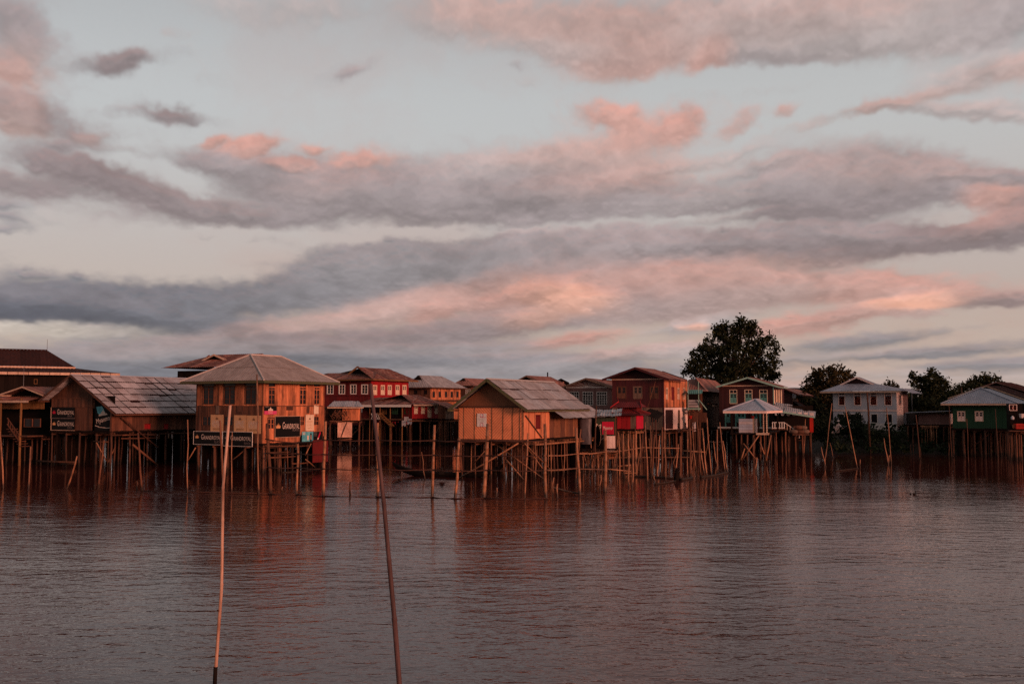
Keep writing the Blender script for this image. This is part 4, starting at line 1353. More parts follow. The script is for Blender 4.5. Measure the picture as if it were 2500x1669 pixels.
hw = .5 * abs(h.F(895, HOR, y=1)[0] - h.F(852, HOR, y=1)[0])
MB().prism([(xg - hw, 1.4, ze + .9), (xg + hw, 1.4, ze + .9), (xg, 1.4, zg - .1)], (0, .1, 0)).build('gable_wall', DARK, h.root)
for q in (-1, 1):
    MB().bar((xg + q * hw * 1.05, 1.0, ze + .85), (xg, 1.0, zg + .05), .08, .26).build('bargeboard', GOLDW, h.root)
MB().bar((-h.w - oh, -oh - .04, ze - .08), (oh, -oh - .04, ze - .08), .06, .2).build('fascia', GOLDW, h.root)
MB().bar((oh + .04, -oh, ze - .08), (oh + .04, h.dd + oh, ze - .08), .06, .2).build('fascia', GOLDW, h.root)
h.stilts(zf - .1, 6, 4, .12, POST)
h.screen(zf - .2, .1)
h.stick('F', (862, 1064), (896, 1028), .10, POST, o=.3)

# ---- single storey red house with the porch in front of it
h = House('porch_red_house', 'single storey red house with long rusty porch roof and cream shutters', 'house', 1006, 138, -30, 884, 1072)
zf, zt = h.F(1006, 1022)[1], h.F(1006, 984)[1]
h.top = zt
for x0, x1, y1 in ((1011, 1019, 1009), (1028, 1036, 1009), (1044, 1052, 1018), (1061, 1068, 1009)):
    h.window('S', x0, 988, x1, y1, CREAM, 2, leaf='shutter', lm=CREAM, pane=.4, fw=.05)
h.planks('S', 0, h.dd, zf, zt + .2, .28, REDP)
MB().box(-h.w, -.05, 2.2, 2.3, zf, zt).build('inner_wall', MARO, h.root)
h.planks('F', -h.F(0, 0)[0] * 0 - 1.6, 0, zf, zt + .1, .28, REDD)
h.shell(zf, zt, MARO)
oh = .9
ze = h.F(1000, 987, y=-oh)[1]
xp, zp = h.F(975, 963, y=1)
h.roof_face((oh, -oh, ze), (oh, h.dd + .8, ze), (xp, 1.5, zp), (xp, h.dd - 1, zp), 12, 1, RUST, lam=.35)
h.roof_face((-h.w - oh, -oh - .6, ze - .1), (oh, -oh - .6, ze - .1), (-h.w + .3, 3.0, zp - .35), (-1.2, 3.0, zp - .35), 16, 1, RUST, lam=.35)
h.roof_face((-h.w - .5, h.dd, ze), (-h.w - .5, 0, ze), (xp, h.dd - 1, zp), (xp, 1.5, zp), 8, 1, RUST, False, lam=.35, name='left_roof_sheet')
MB().bar((-h.w - oh, -oh - .64, ze - .2), (oh, -oh - .64, ze - .2), .06, .3).build('fascia', WHITE, h.root)
MB().bar((oh + .02, -oh, ze - .1), (oh + .02, h.dd + .8, ze - .1), .05, .16).build('fascia', FASC, h.root)
for px in (955, 905, 930, 984):
    u = h.F(px, HOR, y=-1)[0]
    h.stilt(u, -1.2, ze - .1, .08, GOLDW, .02)
MB().box(-h.w, .0, -1.4, -.003, zf - .16, zf).build('porch_floor', PLANK, h.root)
a0, b0 = h.F(906, 1009, y=-1.4), h.F(927, 1023, y=-1.4)
MB().box(a0[0], b0[0], -1.42, -1.36, a0[1] - .07, a0[1]).build('porch_railing', WHITE, h.root)
MB().box(a0[0], b0[0], -1.42, -1.36, b0[1], b0[1] + .07).build('porch_railing', WHITE, h.root)
for k in range(4):
    u, v = a0[0] + (b0[0] - a0[0]) * k / 4, a0[0] + (b0[0] - a0[0]) * (k + 1) / 4
    MB().bar((u, -1.39, b0[1]), (v, -1.39, a0[1]), .05).bar((v, -1.385, b0[1]), (u, -1.385, a0[1]), .05).build('railing_cross', WHITE, h.root)
for x0, x1, m_ in ((933, 943, GOLDW), (958, 970, GREEN), (988, 998, GREEN)):
    h.window('F', x0, 992, x1, 1010, m_, 2, leaf='shutter', lm=m_, pane=.5, fw=.05)
a0, b0 = h.F(930, 1008, y=-1.5), h.F(962, 1040, y=-1.5)
for q in (0, -.5):
    MB().bar((a0[0], -1.5 + q * 1.6, a0[1]), (b0[0], -1.5 + q * 1.6, b0[1]), .08, .16).build('stair_stringer', GOLDW, h.root)
for k in range(8):
    t = (k + .5) / 8
    MB().box(a0[0] + (b0[0] - a0[0]) * t - .14, a0[0] + (b0[0] - a0[0]) * t + .14, -2.3, -1.5, a0[1] + (b0[1] - a0[1]) * t - .03, a0[1] + (b0[1] - a0[1]) * t + .03).build('stair_tread', GOLDW, h.root)
h.stilts(zf - .1, 6, 4, .10, POST, extra=8)
h.screen(zf - .2, .12)
h.stick('S', (1045, 1078), (1072, 1024), .08, o=.6)
for a, b in (((985, 1027), (1024, 1027)), ((1035, 1072), (1052, 1072))):
    h.stick('S', a, b, .09, POST, 'cross_pole', o=1)
H_PR = h
for k, (px, py, m_, lb) in enumerate(((992, 1017, CLOTH, 'white cloth hung up left of the red porch house stilts'), (1000, 1022, GWALL, 'pale blue cloth hanging under the porch of the red house'), (986, 1026, CLOTH, 'small bundled white cloth lowest under the red porch'))):
    u, z_ = h.F(px, py, y=-1.5)
    p, rz = h.spot('F', u, z_, 1.5)
    mb = MB()
    for q in range(5):
        mb.box(-.35 + .14 * q, -.21 + .14 * q, .03 * (q % 2), .03 * (q % 2) + .02, -.8 + .1 * (q % 3), 0)
    o = mb.build('hanging_cloth', m_)
    o.location, o.rotation_euler = p, (0, 0, rz)
    tag(o, lb, 'cloth')

# annex of brown boards at its right
h = House('plank_annex', 'brown plank annex at the right end of the red porch house', 'shed', 1088, 140, -28, 1070, 1108)
zf, zt = h.F(1088, 1022)[1], h.F(1088, 990)[1]
h.planks('F', -h.w, 0, zf, zt, .3, PLANK)
h.planks('S', 0, h.dd, zf, zt - .1, .3, GREYW)
h.shell(zf, zt - .1, PLANK)
h.window('S', 1092, 1000, 1097, 1008, PLANK, 1, fw=.04)
h.roof_face((.9, -.6, zt - .45), (.9, h.dd + .5, zt - .45), (-h.w - .4, -.6, zt + .55), (-h.w - .4, h.dd + .5, zt + .55), 5, 1, RUSTP)
h.stilts(zf - .1, 3, 4, .09, POST, extra=10)
h.screen(zf - .2, .15)

# ---- lean-to shed with firewood and the hanging mat, left of the red house
h = House('lean_to_shed', 'orange plank lean-to shed with grey sheet roof below the red house', 'shed', 879, 132, 6, 836, 900)
h.dd = 3.2
zf, zt = h.F(879, 1026)[1], h.F(879, 993)[1]
h.planks('F', -h.w, 0, zf, zt + .1, .36, TEAK, single=True)
h.planks('S', 0, h.dd, zf, zt, .36, PLANK)
h.shell(zf, zt, PLANK, w=h.w + 2.4)
xl = h.F(800, HOR)[0]
h.roof_face((xl, -.8, zt - .02), (.5, -.8, zt - .02), (xl + .6, 3, zt + .75), (-.3, 3, zt + .75), 9, 1, ZINC2, jig=.05)
MB().bar((xl, -.85, zt - .1), (.5, -.85, zt - .1), .05, .14).build('fascia', FASC, h.root)
MB().box(xl + .3, -h.w - .05, -.3, 1.6, zf - .1, zf).build('deck', PLANK, h.root)
h.stilts(zf - .12, 4, 3, .09, POST, x0=xl + .4)
fw = MB()
for k in range(46):
    a = Vector((xl + .5 + random.random() * 2.2, random.uniform(-.25, .2), zf + .06 + random.random() * .9))
    fw.tube([a, a + Vector((random.uniform(-.5, .5), random.uniform(-.2, .2), random.uniform(.1, .8)))], .05, 5)
fw.build('firewood', PLANK, h.root, 'stuff')
p, rz = h.spot('F', h.F(843, HOR)[0], h.F(843, 1067)[1], .5)
r_ = empty('hanging_mat', p, rz, 'pale plaid woven mat hung over the water below the lean-to shed', 'mat')
w, hh = h.F(861, HOR)[0] - h.F(826, HOR)[0], h.F(843, 1030)[1] - h.F(843, 1067)[1]
vs, n = [], 8
mb = MB()
for i in range(n):
    for j in range(8):
        z0, z1 = hh * j / 8, hh * (j + 1) / 8
        x0, x1 = -w / 2 + w * i / n, -w / 2 + w * (i + 1) / n
        yq = lambda x, z: .06 * math.sin(x * 3 + z * 2)
        mb.hexa([(x0, yq(x0, z0), z0), (x1, yq(x1, z0), z0), (x1, yq(x1, z0) + .02, z0), (x0, yq(x0, z0) + .02, z0), (x0, yq(x0, z1), z1), (x1, yq(x1, z1), z1), (x1, yq(x1, z1) + .02, z1), (x0, yq(x0, z1) + .02, z1)])
mb.build('weave', WICK, r_)
MB().tube([(-w / 2 - .2, 0, hh), (w / 2 + .2, 0, hh)], .04, 6).build('hanging_rod', BAMB, r_)
h.stick('F', (829, 1078), (848, 1030), .05, RAIL, o=.6)
h.stick('F', (824, 1073), (860, 1071), .08, POST, 'cross_pole', o=.5)

# ---- orange plank house with grey hip roof
h = House('orange_house', 'orange plank house with grey zinc roof and a row of small dark windows', 'house', 1050, 166, -28, 992, 1124)
zf, zt = 3.2, h.F(1050, 946)[1]
h.top = zt
for x0 in (1056, 1071, 1086, 1100, 1114):
    h.opening('S', x0, 956, x0 + 5, 969, TEAKD)
for x0 in (1010, 1034):
    h.opening('F', x0, 952, x0 + 9, 962, TEAKD)
h.planks('F', -h.w, 0, zf, zt + .2, .34, PLANK)
h.planks('S', 0, h.dd, zf, zt + .2, .34, TEAK)
h.shell(zf, zt, TEAKD)
oh = .9
ze = h.F(1056, 945, y=-oh)[1]
xm = -h.w * .5
ya, za = h.S(1015, 915, x=xm)
h.hip(-h.w - oh, oh, -oh, h.dd + oh, ze, (xm, max(ya, .3), za), (xm, h.dd - 2.5, za), ZINC, nc=9, ncs=12, fm=TEAKD, lam=.35)
MB().prism([(xm - 1.6, -.2, za - 1.5), (xm + 1.6, -.2, za - 1.5), (xm, -.2, za - .05)], (0, .8, 0)).build('gable_vent', DARK, h.root)
yb = h.S(1100, HOR, x=-1)[0]
h.stick('S', (1050, 977), (1124, 977), .10, POST, 'balcony_rail', o=.8)
for k in range(5):
    h.stick('S', (1054 + 15 * k, 978), (1054 + 15 * k, 986), .06, POST, 'balcony_post', o=.8)
h.stilts(zf, 3, 4, .1, POST)
h.screen(zf - .1, .1)

h = House('far_dark_house', 'small dark house with brown hip roof between the orange house and the bamboo house', 'house', 1150, 178, -28, 1112, 1215)
zt = h.F(1150, 942)[1]
h.top = zt
h.window('F', 1138, 950, 1148, 962, WHITE, 3, .3, fw=.06)
h.planks('F', -h.w, 0, 2.5, zt, .4, PLANK)
h.planks('S', 0, h.dd, 2.5, zt, .4, PLANK)
h.shell(2.5, zt, PLANK)
oh = .9
ze = h.F(1155, 941, y=-oh)[1]
xm = -h.w * .5
ya, za = h.S(1126, 922, x=xm)
h.hip(-h.w - oh, oh, -oh, h.dd + oh, ze, (xm, max(ya, .3), za), (xm, h.dd - 2.5, za), RUSTP, nc=8, ncs=10, fm=TEAKD, lam=.35)
MB().prism([(xm - 1.5, -.2, za - 1.2), (xm + 1.5, -.2, za - 1.2), (xm, -.2, za - .05)], (0, .8, 0)).build('gable_vent', DARK, h.root)
h.stilts(2.5, 3, 3, .1, POST)
h.screen(2.4, .1)

# ---- house behind the bamboo house with the stove pipe
h = House('pipe_house', 'low brown house with stove pipe, its roof just above the bamboo house ridge', 'house', 1313, 124, -27, 1262, 1390)
zt = h.F(1313, 950)[1]
h.top = zt
h.planks('F', -h.w, 0, 2.5, zt, .4, PLANK)
h.planks('S', 0, h.dd, 2.5, zt, .4, PLANK)
h.shell(2.5, zt, PLANK)
h.gable((1285, 916), (1258, 930), (1313, 930), 1345, RUSTP, nc=9, nr=1, oh=.8, fm=GREYW, gm=DARK, lam=.3)
h.roof_face((.9, -.8, zt - .3), (.9, h.dd, zt - .3), (h.F(1313, HOR, y=-.8)[0], -.8, h.F(1313, 930, y=-.8)[1]), (h.F(1313, HOR, y=-.8)[0], h.dd - 3, h.F(1313, 930, y=-.8)[1]), 9, 1, RUSTP, lam=.3)
yy_, zz_ = h.S(1337, 930, x=-1.2)
MB().tube([(-1.2, yy_, zz_ - .4), (-1.2, yy_, zz_ + 1.15)], .09, 8).build('stove_pipe', DARK, h.root)
for px in (1351, 1375):
    yy_, zz_ = h.S(px, 938, x=.3)
    MB().tube([(.3, yy_, zz_ - .5), (.3, yy_, zz_ + .35)], .11, 8).build('vent_pipe', RUST, h.root)
h.stilts(2.5, 3, 3, .1, POST)
h.screen(2.4, .1)

# ---- faded purple house with three white windows
h = House('purple_house', 'faded purple plank house with three white lattice windows and a fan patterned gable', 'house', 1494, 119, -20, 1383, 1510)
zf, zt = h.F(1494, 1008)[1], h.F(1494, 945)[1]
h.top = zt
for x0, x1 in ((1391, 1413), (1424, 1447), (1458, 1481)):
    h.window('F', x0, 957, x1, 988, WHITE, 4, .22, fw=.06, bars=3)
h.planks('F', -h.w, 0, zf, zt + .1, .26, PURP)
h.planks('S', 0, h.dd, zf, zt + .1, .26, TEAK)
h.shell(zf, zt, PURP)
h.gable((1430, 922), (1364, 947), (1497, 945), 1520, RUST, nc=8, nr=1, oh=.6, fm=GREYW, gm=PURP, trim=WHITE, lam=.3, fh=.2)
xp, zp, _ = h.ridge
for q in (-.95, -.6, -.25, .25, .6, .95):
    MB().bar((xp, -.03, zt + .1), (xp + q * 1.9, -.03, zt + .15 + .75 * (1 - abs(q) * .75)), .05, .03).build('gable_slat', WHITE, h.root)
h.stilts(zf - .1, 4, 4, .1, POST)
h.screen(zf - .2, .1)

# ---- tall maroon house
h = House('maroon_house', 'tall maroon house with orange plank side wall and pink ground floor', 'house', 1620, 108, -27, 1495, 1678)
zf, zm, zt = h.F(1620, 1049)[1], h.F(1620, 994)[1], h.F(1620, 925)[1]
h.top = zt
for x0, x1, m_ in ((1507, 1528, PLANK), (1547, 1567, GREYW), (1587, 1607, PLANK)):
    h.window('F', x0, 944, x1, 972, m_, 2, leaf='shutter', lm=m_, pane=.55, fw=.06)
for x0, x1 in ((1625, 1630), (1653, 1658), (1667, 1672)):
    h.window('S', x0, 947, x1, 974, FASC, 2, leaf='shutter', lm=FASC, pane=.55, fw=.05)
h.window('S', 1639, 945, 1645, 975, REDD, 1, leaf='shutter', lm=REDD, pane=.05, fw=.05)
h.window('S', 1624, 1001, 1642, 1046, MARO, 2, leaf='shutter', lm=MAROD, pane=.05, fw=.05, name='door')
h.window('F', 1588, 1000, 1607, 1030, GREYW, 4, fw=.05, bars=4)
h.planks('F', -h.w, 0, zm, zt + .05, .28, MARO)
h.planks('F', -h.w, 0, zf, zm - .04, .28, GREYW)
h.planks('S', 0, h.dd, zm, zt + .05, .28, TEAK, single=True)
h.planks('S', 0, h.dd, zf, zm - .04, 2.2, PINKW, name='wall_panel', th=.03, gap=.004)
y_, _ = h.S(1656, HOR)
MB().box(.04, .10, y_ - .3, y_ + .3, zf, zm - .3).build('door_leaf', GREYW, h.root)
h.shell(zf, zt, MARO)
h.gable((1550, 896), (1470, 925), (1633, 925), 1600, RUSTP, nc=9, nr=2, oh=.9, fm=MARO, gm=MAROD, trim=FASC, lam=.3, fh=.22)
MB().box(-.07, .07, -.07, .07, zf - .1, zt).build('corner_post', MARO, h.root)
h.stilts(zf - .1, 5, 5, .11, POST, extra=30)
h.screen(zf - .2, .12)
h.stick('F', (1582, 1000), (1604, 925), .015, BAMB, 'guy_wire', o=.3)
h.stick('F', (1572, 1082), (1582, 1102), .05, o=1)
h.stick('F', (1538, 1050), (1572, 1092), .09, RAIL, o=1.4)
H_MAR = h
# washing and baskets on its landing
MB().box(.2, 1.6, h.dd * .2, h.dd + .4, zf - .14, zf - .02).build('landing', PLANK, h.root)
p, rz = h.spot('S', h.S(1668, HOR)[0], h.S(1668, 1052)[1], 1.3)
r_ = empty('laundry', p, rz, 'white and blue striped cloth hanging beside the pink ground floor', 'cloth')
for k in range(6):
    MB().box(-.6 + .2 * k, -.42 + .2 * k, .02 * (k % 2), .02 * (k % 2) + .02, 0, 1.0 + .05 * (k % 3)).build('fold', CLOTH if k % 2 else GWALL, r_)
p, rz = h.spot('S', h.S(1652, HOR)[0], h.S(1652, 1052)[1], 1.2)
r_ = empty('folding_chair', p, rz, 'dark folding chair on the landing before the pink wall', 'chair')
MB().box(-.25, .25, -.2, .2, .42, .46).build('seat', RAIL, r_)
MB().box(-.25, .25, .2, .24, .46, .95).build('backrest', RAIL, r_)
for a in (-1, 1):
    MB().bar((a * .23, -.2, 0), (a * .23, .22, .45), .04).build('leg', RAIL, r_)
    MB().bar((a * .23, .2, 0), (a * .23, -.18, .44), .04).build('leg', RAIL, r_)

# ---- little red hut in front of it
h = House('red_hut', 'little crimson hut with red two tier roof on stilts before the maroon house', 'hut', 1553, 99, -24, 1503, 1570)
zf, zt = h.F(1553, 1047)[1], h.F(1553, 1012)[1]
h.top = zt
h.planks('F', -h.w, -h.w * .28, zf, zt + .1, .3, REDP)
h.planks('F', -h.w * .28 + .01, -.05, zf, zt + .1, .3, GREYW, name='grey_plank')
h.planks('S', 0, h.dd, zf, zt + .1, .4, CRIM, name='side_panel')
h.shell(zf, zt, REDD)
ze = h.F(1553, 1010, y=-.5)[1]
xm, ym = -h.w * .5, h.dd * .5
zc = h.F(1525, 999)[1]
h.hip(-h.w - .6, .6, -.6, h.dd + .6, ze, (xm, ym - .5, zc + .2), (xm, ym + .5, zc + .2), REDD, nc=8, fm=MARO, cap=REDD, lam=.2)
z2, z3 = h.F(1525, 995)[1], h.F(1525, 981)[1]
MB().box(xm - 1.0, xm + 1.0, ym - .8, ym + .8, zc - .3, z2 + .1).build('clerestory', REDD, h.root)
h.roof_face((xm - 1.6, ym - 1.2, z2), (xm + 1.6, ym - 1.2, z2), (xm - 1.1, ym, z3), (xm + 1.1, ym, z3), 7, 1, REDD, lam=.2)
h.roof_face((xm + 1.6, ym + 1.2, z2), (xm - 1.6, ym + 1.2, z2), (xm + 1.1, ym, z3), (xm - 1.1, ym, z3), 7, 1, REDD, False, lam=.2, name='back_roof_sheet')
MB().prism([(xm + 1.45, ym - 1.0, z2 + .05), (xm + 1.45, ym + 1.0, z2 + .05), (xm + 1.05, ym, z3 - .05)], (.06, 0, .02)).build('gable_wall', REDD, h.root)
for q in (-1.1, 1.1):
    MB().bar((xm + q, ym, z3 - .1), (xm + q * 1.15, ym, z3 + .5), .05).build('finial', REDD, h.root)
for q in (-1, 1):
    MB().bar((xm + q * 1.62, ym - 1.22, z2), (xm + q * 1.12, ym, z3 + .05), .05, .14).build('bargeboard', REDP, h.root)
h.stilts(zf - .1, 4, 3, .08, BAMB, extra=20)
h.screen(zf - .2, .2, left=False)
# dark lean-to beside it
h = House('dark_lean_to', 'black sheet lean-to roof on thin posts right of the red hut', 'lean-to', 1600, 101, -24, 1570, 1606)
zt = h.F(1590, 1024)[1]
h.roof_face((-h.w, -.5, zt + .55), (.4, -.5, zt), (-h.w, 2, zt + 1.2), (.4, 2, zt + .75), 4, 1, DARK)
h.stilt(-h.w + .1, -.3, zt + .4, .06, RAIL)
h.stilt(.1, -.3, zt, .06, RAIL)
h.stilt(-.8, 1.7, zt + .6, .06, RAIL)

# ---- shed with signs right of the bamboo house
h = House('sign_shed', 'small shed with grey sheet roof, olive board and crimson sign right of the bamboo house', 'shed', 1503, 84, -8, 1412, 1515)
h.dd = 3.4
zf, zt = h.F(1503, 1100)[1], h.F(1503, 1020)[1]
zq = h.F(1503, 1063)[1]
uq, ur = h.F(1478, HOR)[0], h.F(1446, HOR)[0]
h.planks('F', uq, 0, zf, zq - .02, .3, PINKW, single=True)
h.planks('F', h.F(1455, HOR)[0], 0, zq, zt, .45, GRBOARD, single=True, name='olive_board')
MB().box(-.04, .04, -.04, .04, zf - 1.0, zt + .15).build('corner_post', POST, h.root)
MB().box(-h.w + .5, -.05, 1.2, 1.3, zf, zt + .2).build('inner_wall', DARK, h.root)
h.shell(zf + .2, zt, DARK)
h.roof_face((-h.w - .3, -.9, h.F(1440, 1019)[1]), (.5, -.9, h.F(1520, 1016)[1]), (-h.w - .3, 2.6, h.F(1440, 1003)[1]), (.7, 2.6, h.F(1520, 1004)[1]), 9, 2, ZINC, jig=.10)
h.stilts(zf - .1, 5, 3, .055, BAMB, x0=-h.w + .4, y0=-.6, extra=30, crook=.1)
MB().box(h.F(1455, HOR)[0], .3, -1.1, -.04, zf - .12, zf - .02).build('landing', PLANK, h.root)
zz = h.F(1480, 1112)[1]
MB().box(h.F(1478, HOR)[0], 0, -.06, 0, zz - .25, zz + .15).build('skirt_board', TEAK, h.root)
r_, w, hh = sign(h, 'F', 1470, 1029, 1499, 1060, CRIM, 'sign_board', 'crimson sign with white lettering on the olive boards of the shed', 'sign', o=.08)
letters('Myanmar', .42, WHITE, r_, 0, hh * .5, width=w * .82)
o = letters('M', .5, LPRINT, None, 0, 0, width=.42)
p, rz = h.spot('F', h.F(1461, HOR)[0], h.F(1461, 1040)[1], .07)
o.location, o.rotation_euler, o.name = p, (0, .15, rz), 'painted_letter'
tag(o, 'yellowish painted letter M on the olive board left of the crimson sign', 'lettering')
# water tank under a tarpaulin
u0, z0 = h.F(1416, 1083, y=-.4)
u1, z1 = h.F(1445, 1016, y=-.4)
p, rz = h.spot('F', (u0 + u1) / 2, z0, .9)
mb, n, w = MB(), 14, (u1 - u0) / 2
rings = []
for k in range(9):
    t = k / 8
    rr = w * (1 + .05 * math.sin(t * 9)) * (1 if t < .93 else .9)
    rings.append([(rr * math.copysign(abs(math.cos(a)) ** .55, math.cos(a)), rr * .8 * math.copysign(abs(math.sin(a)) ** .55, math.sin(a)) + .03 * math.sin(5 * a + k), (z1 - z0) * t) for a in [2 * math.pi * q / n for q in range(n)]])
mb.add([q for r_ in rings for q in r_], [(k * n + q, k * n + (q + 1) % n, (k + 1) * n + (q + 1) % n, (k + 1) * n + q) for k in range(8) for q in range(n)] + [tuple(8 * n + q for q in range(n))])
o = mb.build('covered_tank', TARP, None, None, True)
o.location, o.rotation_euler = p, (0, 0, rz)
tag(o, 'tall tank wrapped in charcoal tarpaulin between bamboo house and crimson sign', 'water tank')
# satellite dish seen from its edge
p, rz = h.spot('F', h.F(1461, HOR)[0], h.F(1461, 1062)[1], .9)
r_ = empty('satellite_dish', p, rz + 1.9, 'black satellite dish half hidden by poles below the crimson sign', 'satellite dish')
mb, n = MB(), 18
vs, fs = [(0, .22, 0)], []
for k, rr in enumerate((.3, .6, .85)):
    vs += [(rr * math.cos(2 * math.pi * q / n), .22 - .22 * (rr / .85) ** 2, rr * math.sin(2 * math.pi * q / n)) for q in range(n)]
fs += [(0, 1 + q, 1 + (q + 1) % n) for q in range(n)]
for k in range(2):
    fs += [(1 + k * n + q, 1 + (k + 1) * n + q, 1 + (k + 1) * n + (q + 1) % n, 1 + k * n + (q + 1) % n) for q in range(n)]
mb.add(vs, fs).build('reflector', BLACKS, r_, smooth=True)
MB().tube([(.85 * math.cos(2 * math.pi * q / 24), 0, .85 * math.sin(2 * math.pi * q / 24)) for q in range(25)], .014, 5).build('rim', FASC, r_)
MB().tube([(0, .25, 0), (0, .35, -1.0)], .05, 6).build('mast', METAL, r_)
MB().tube([(0, .2, -.7), (0, -.6, -.1)], .02, 5).build('feed_arm', METAL, r_)

# ---- brown house right of the maroon house
h = House('brown_house', 'weathered brown house with pinkish rust roof behind the cluster of poles', 'house', 1712, 120, -24, 1676, 1772)
zf, zt = 2.8, h.F(1712, 957)[1]
h.top = zt
for x0, x1 in ((1724, 1733), (1744, 1754)):
    h.window('S', x0, 962, x1, 978, PLANK, 2, leaf='shutter', lm=PLANK, pane=.3, fw=.06)
h.planks('F', -h.w, 0, zf, zt, .3, PLANK)
h.planks('S', 0, h.dd, zf, zt + .3, .3, TEAKD)
h.shell(zf, zt, PLANK)
oh = .9
ze = h.F(1715, 955, y=-oh)[1]
xm = -h.w * .4
h.roof_face((oh, -oh, ze), (oh, h.dd + 1, ze - .2), (xm, -oh + 1, h.F(1690, 921, y=0)[1]), (xm, h.dd - 3, h.F(1690, 921, y=0)[1] - .2), 11, 1, RUSTP, lam=.3)
h.roof_face((-h.w - .6, -oh, ze), (oh, -oh, ze), (xm - 1, 1, h.F(1690, 925, y=0)[1]), (xm, 1, h.F(1690, 925, y=0)[1]), 6, 1, RUSTP, lam=.3)
h.stick('S', (1712, 985), (1770, 985), .08, PLANK, 'balcony_rail', o=.8)
h.stick('S', (1712, 990), (1772, 1002), .06, FASC, 'lower_eave', o=1.4)
for k in range(7):
    h.stick('S', (1714 + 9 * k, 986), (1714 + 9 * k, 992), .05, PLANK, 'balcony_post', o=.8)
h.stilts(zf - .1, 4, 4, .1, POST, extra=6)
h.screen(zf - .2, .06)
# porch stack left of it: railing, small awning, hanging boards
h = House('balcony_porch', 'cluttered little balcony with grey sheets squeezed beside the maroon house', 'porch', 1706, 113, -14, 1680, 1716)
h.dd = 3
z0, z1 = h.F(1700, 996)[1], h.F(1700, 974)[1]
for k in range(3):
    MB().box(-h.w, -.05, -.06, -.02, z0 + .3 * k + .1, z0 + .3 * k + .34).build('balcony_board', ZINC, h.root)
for u in (-h.w, 0):
    MB().box(u - .04, u + .04, -.05, .05, z0 - .3, z1 + 2.0).build('post', MINT, h.root)
MB().box(-h.w - .1, .1, -.08, 2, z0 - .15, z0).build('deck', MINT, h.root)
zz = h.F(1700, 955)[1]
h.roof_face((-h.w, -.4, zz - .3), (.4, -.4, zz - .3), (-h.w, 1.5, zz + .2), (.4, 1.5, zz + .2), 4, 1, TEAL)
MB().box(-h.w, 0, 1.6, 1.7, z0, zz).build('back_wall', DARK, h.root)
h.planks('F', -h.w * .6, .9, h.F(1700, 1030)[1], z0 - .5, .3, TEAKD)
h.stick('F', (1706, 975), (1726, 1000), .06, MINT, 'bargeboard', o=.3)
h.stilts(z0 - .16, 3, 2, .08, POST)
o = free('red_bucket', MB().tube([(0, 0, 0), (0, 0, .35)], [.16, .22], 10), REDC, 'orange red bucket on the landing between maroon and brown houses', 'bucket')
o.location = h.spot('F', h.F(1682, HOR)[0], h.F(1682, 1022)[1], .3)[0]

# ---- teal shuttered house
h = House('teal_house', 'maroon house with mint gable edge and teal shutters below the big tree', 'house', 1887, 116, -24, 1756, 1914)
zf, zt = h.F(1887, 1046)[1], h.F(1887, 941)[1]
h.top = zt
for x0, x1 in ((1782, 1799), (1819, 1836), (1855, 1873)):
    h.window('F', x0, 952, x1, 984, CREAM, 2, .24, leaf='shutter', lm=TEAL, pane=.42, fw=.06)
for x0, x1 in ((1773, 1782), (1800, 1819), (1838, 1855)):
    h.window('F', x0, 1004, x1, 1030, TEAL, 2 if x1 - x0 > 10 else 1, leaf='shutter', lm=TEAL, pane=.5, fw=.06, name='door')
h.planks('F', -h.w, 0, zf, zt, .3, MAROD)
for k in range(4):
    x0 = 1888.5 + 5.6 * k
    h.window('S', x0, 952, x0 + 3.2, 984, CREAM, 1, leaf='shutter', lm=CREAM, pane=.1, fw=.03)
h.planks('S', 0, h.dd, zf, zt, .3, MARO)
h.shell(zf, zt, MAROD)
h.gable((1825, 920), (1748, 943), (1903, 943), 1850, RUSTP, nc=9, nr=1, oh=.8, fm=MINT, gm=MAROD, trim=FASC, lam=.3, fh=.18)
for px in (1775, 1800, 1822, 1842, 1860, 1878):
    u = h.F(px, HOR)[0]
    MB().box(u - .07, u + .07, -1.0, -.86, zf, zf + 2.1).build('veranda_post', TEAL, h.root)
MB().box(-h.w, 0, -1.02, -.9, h.F(1887, 1044)[1] - .08, h.F(1887, 1044)[1] + .1).build('veranda_edge', WHITE, h.root)
MB().box(-h.w, 0, -1.0, -.07, zf - .1, zf).build('veranda_floor', PLANK, h.root)
h.stilts(zf - .15, 5, 4, .1, POST)
h.screen(zf - .2, .05)
MB().tube([(.15, -.5, zt - .1), (.15, -.5, zt - 3)], .05, 6).build('downpipe', TEAL, h.root)

# ---- pavilion with zinc roof in front of it
h = House('pavilion', 'open pavilion on stilts with pale zinc hip roof before the teal shutters', 'pavilion', 1868, 95, -22, 1766, 1906)
zf, ze = h.F(1868, 1057)[1], h.F(1868, 1003)[1]
h.dd = max(h.dd, 3.0)
xm = -h.w * .42
ya, za = h.S(1830, 975, x=xm)
zr = h.F(1832, 975, y=h.dd * .4)[1]
h.hip(-h.w, .15, -.1, h.dd + .1, ze, (xm, h.dd * .42, zr), (xm, h.dd * .62, zr), ZINCB, nc=7, fm=PINKW, cap=ZINCB, fh=.22, lam=.12)
for (u, v) in ((h.F(1850, HOR)[0], .3), (h.F(1864, HOR)[0], .9), (-h.w + .7, .4), (-h.w + .7, h.dd - .4), (-.3, h.dd - .4), (h.F(1878, HOR)[0] - .3, .6)):
    MB().box(u - .07, u + .07, v - .07, v + .07, zf, ze - .05).build('roof_post', DARK, h.root)
MB().box(-h.w + .6, -.1, .1, h.dd - .2, zf - .14, zf).build('deck', DARK, h.root)
u0 = h.F(1845, HOR)[0]
MB().box(u0, .3, -.1, .3, zf - .16, zf + .02).build('deck_edge', FASC, h.root)
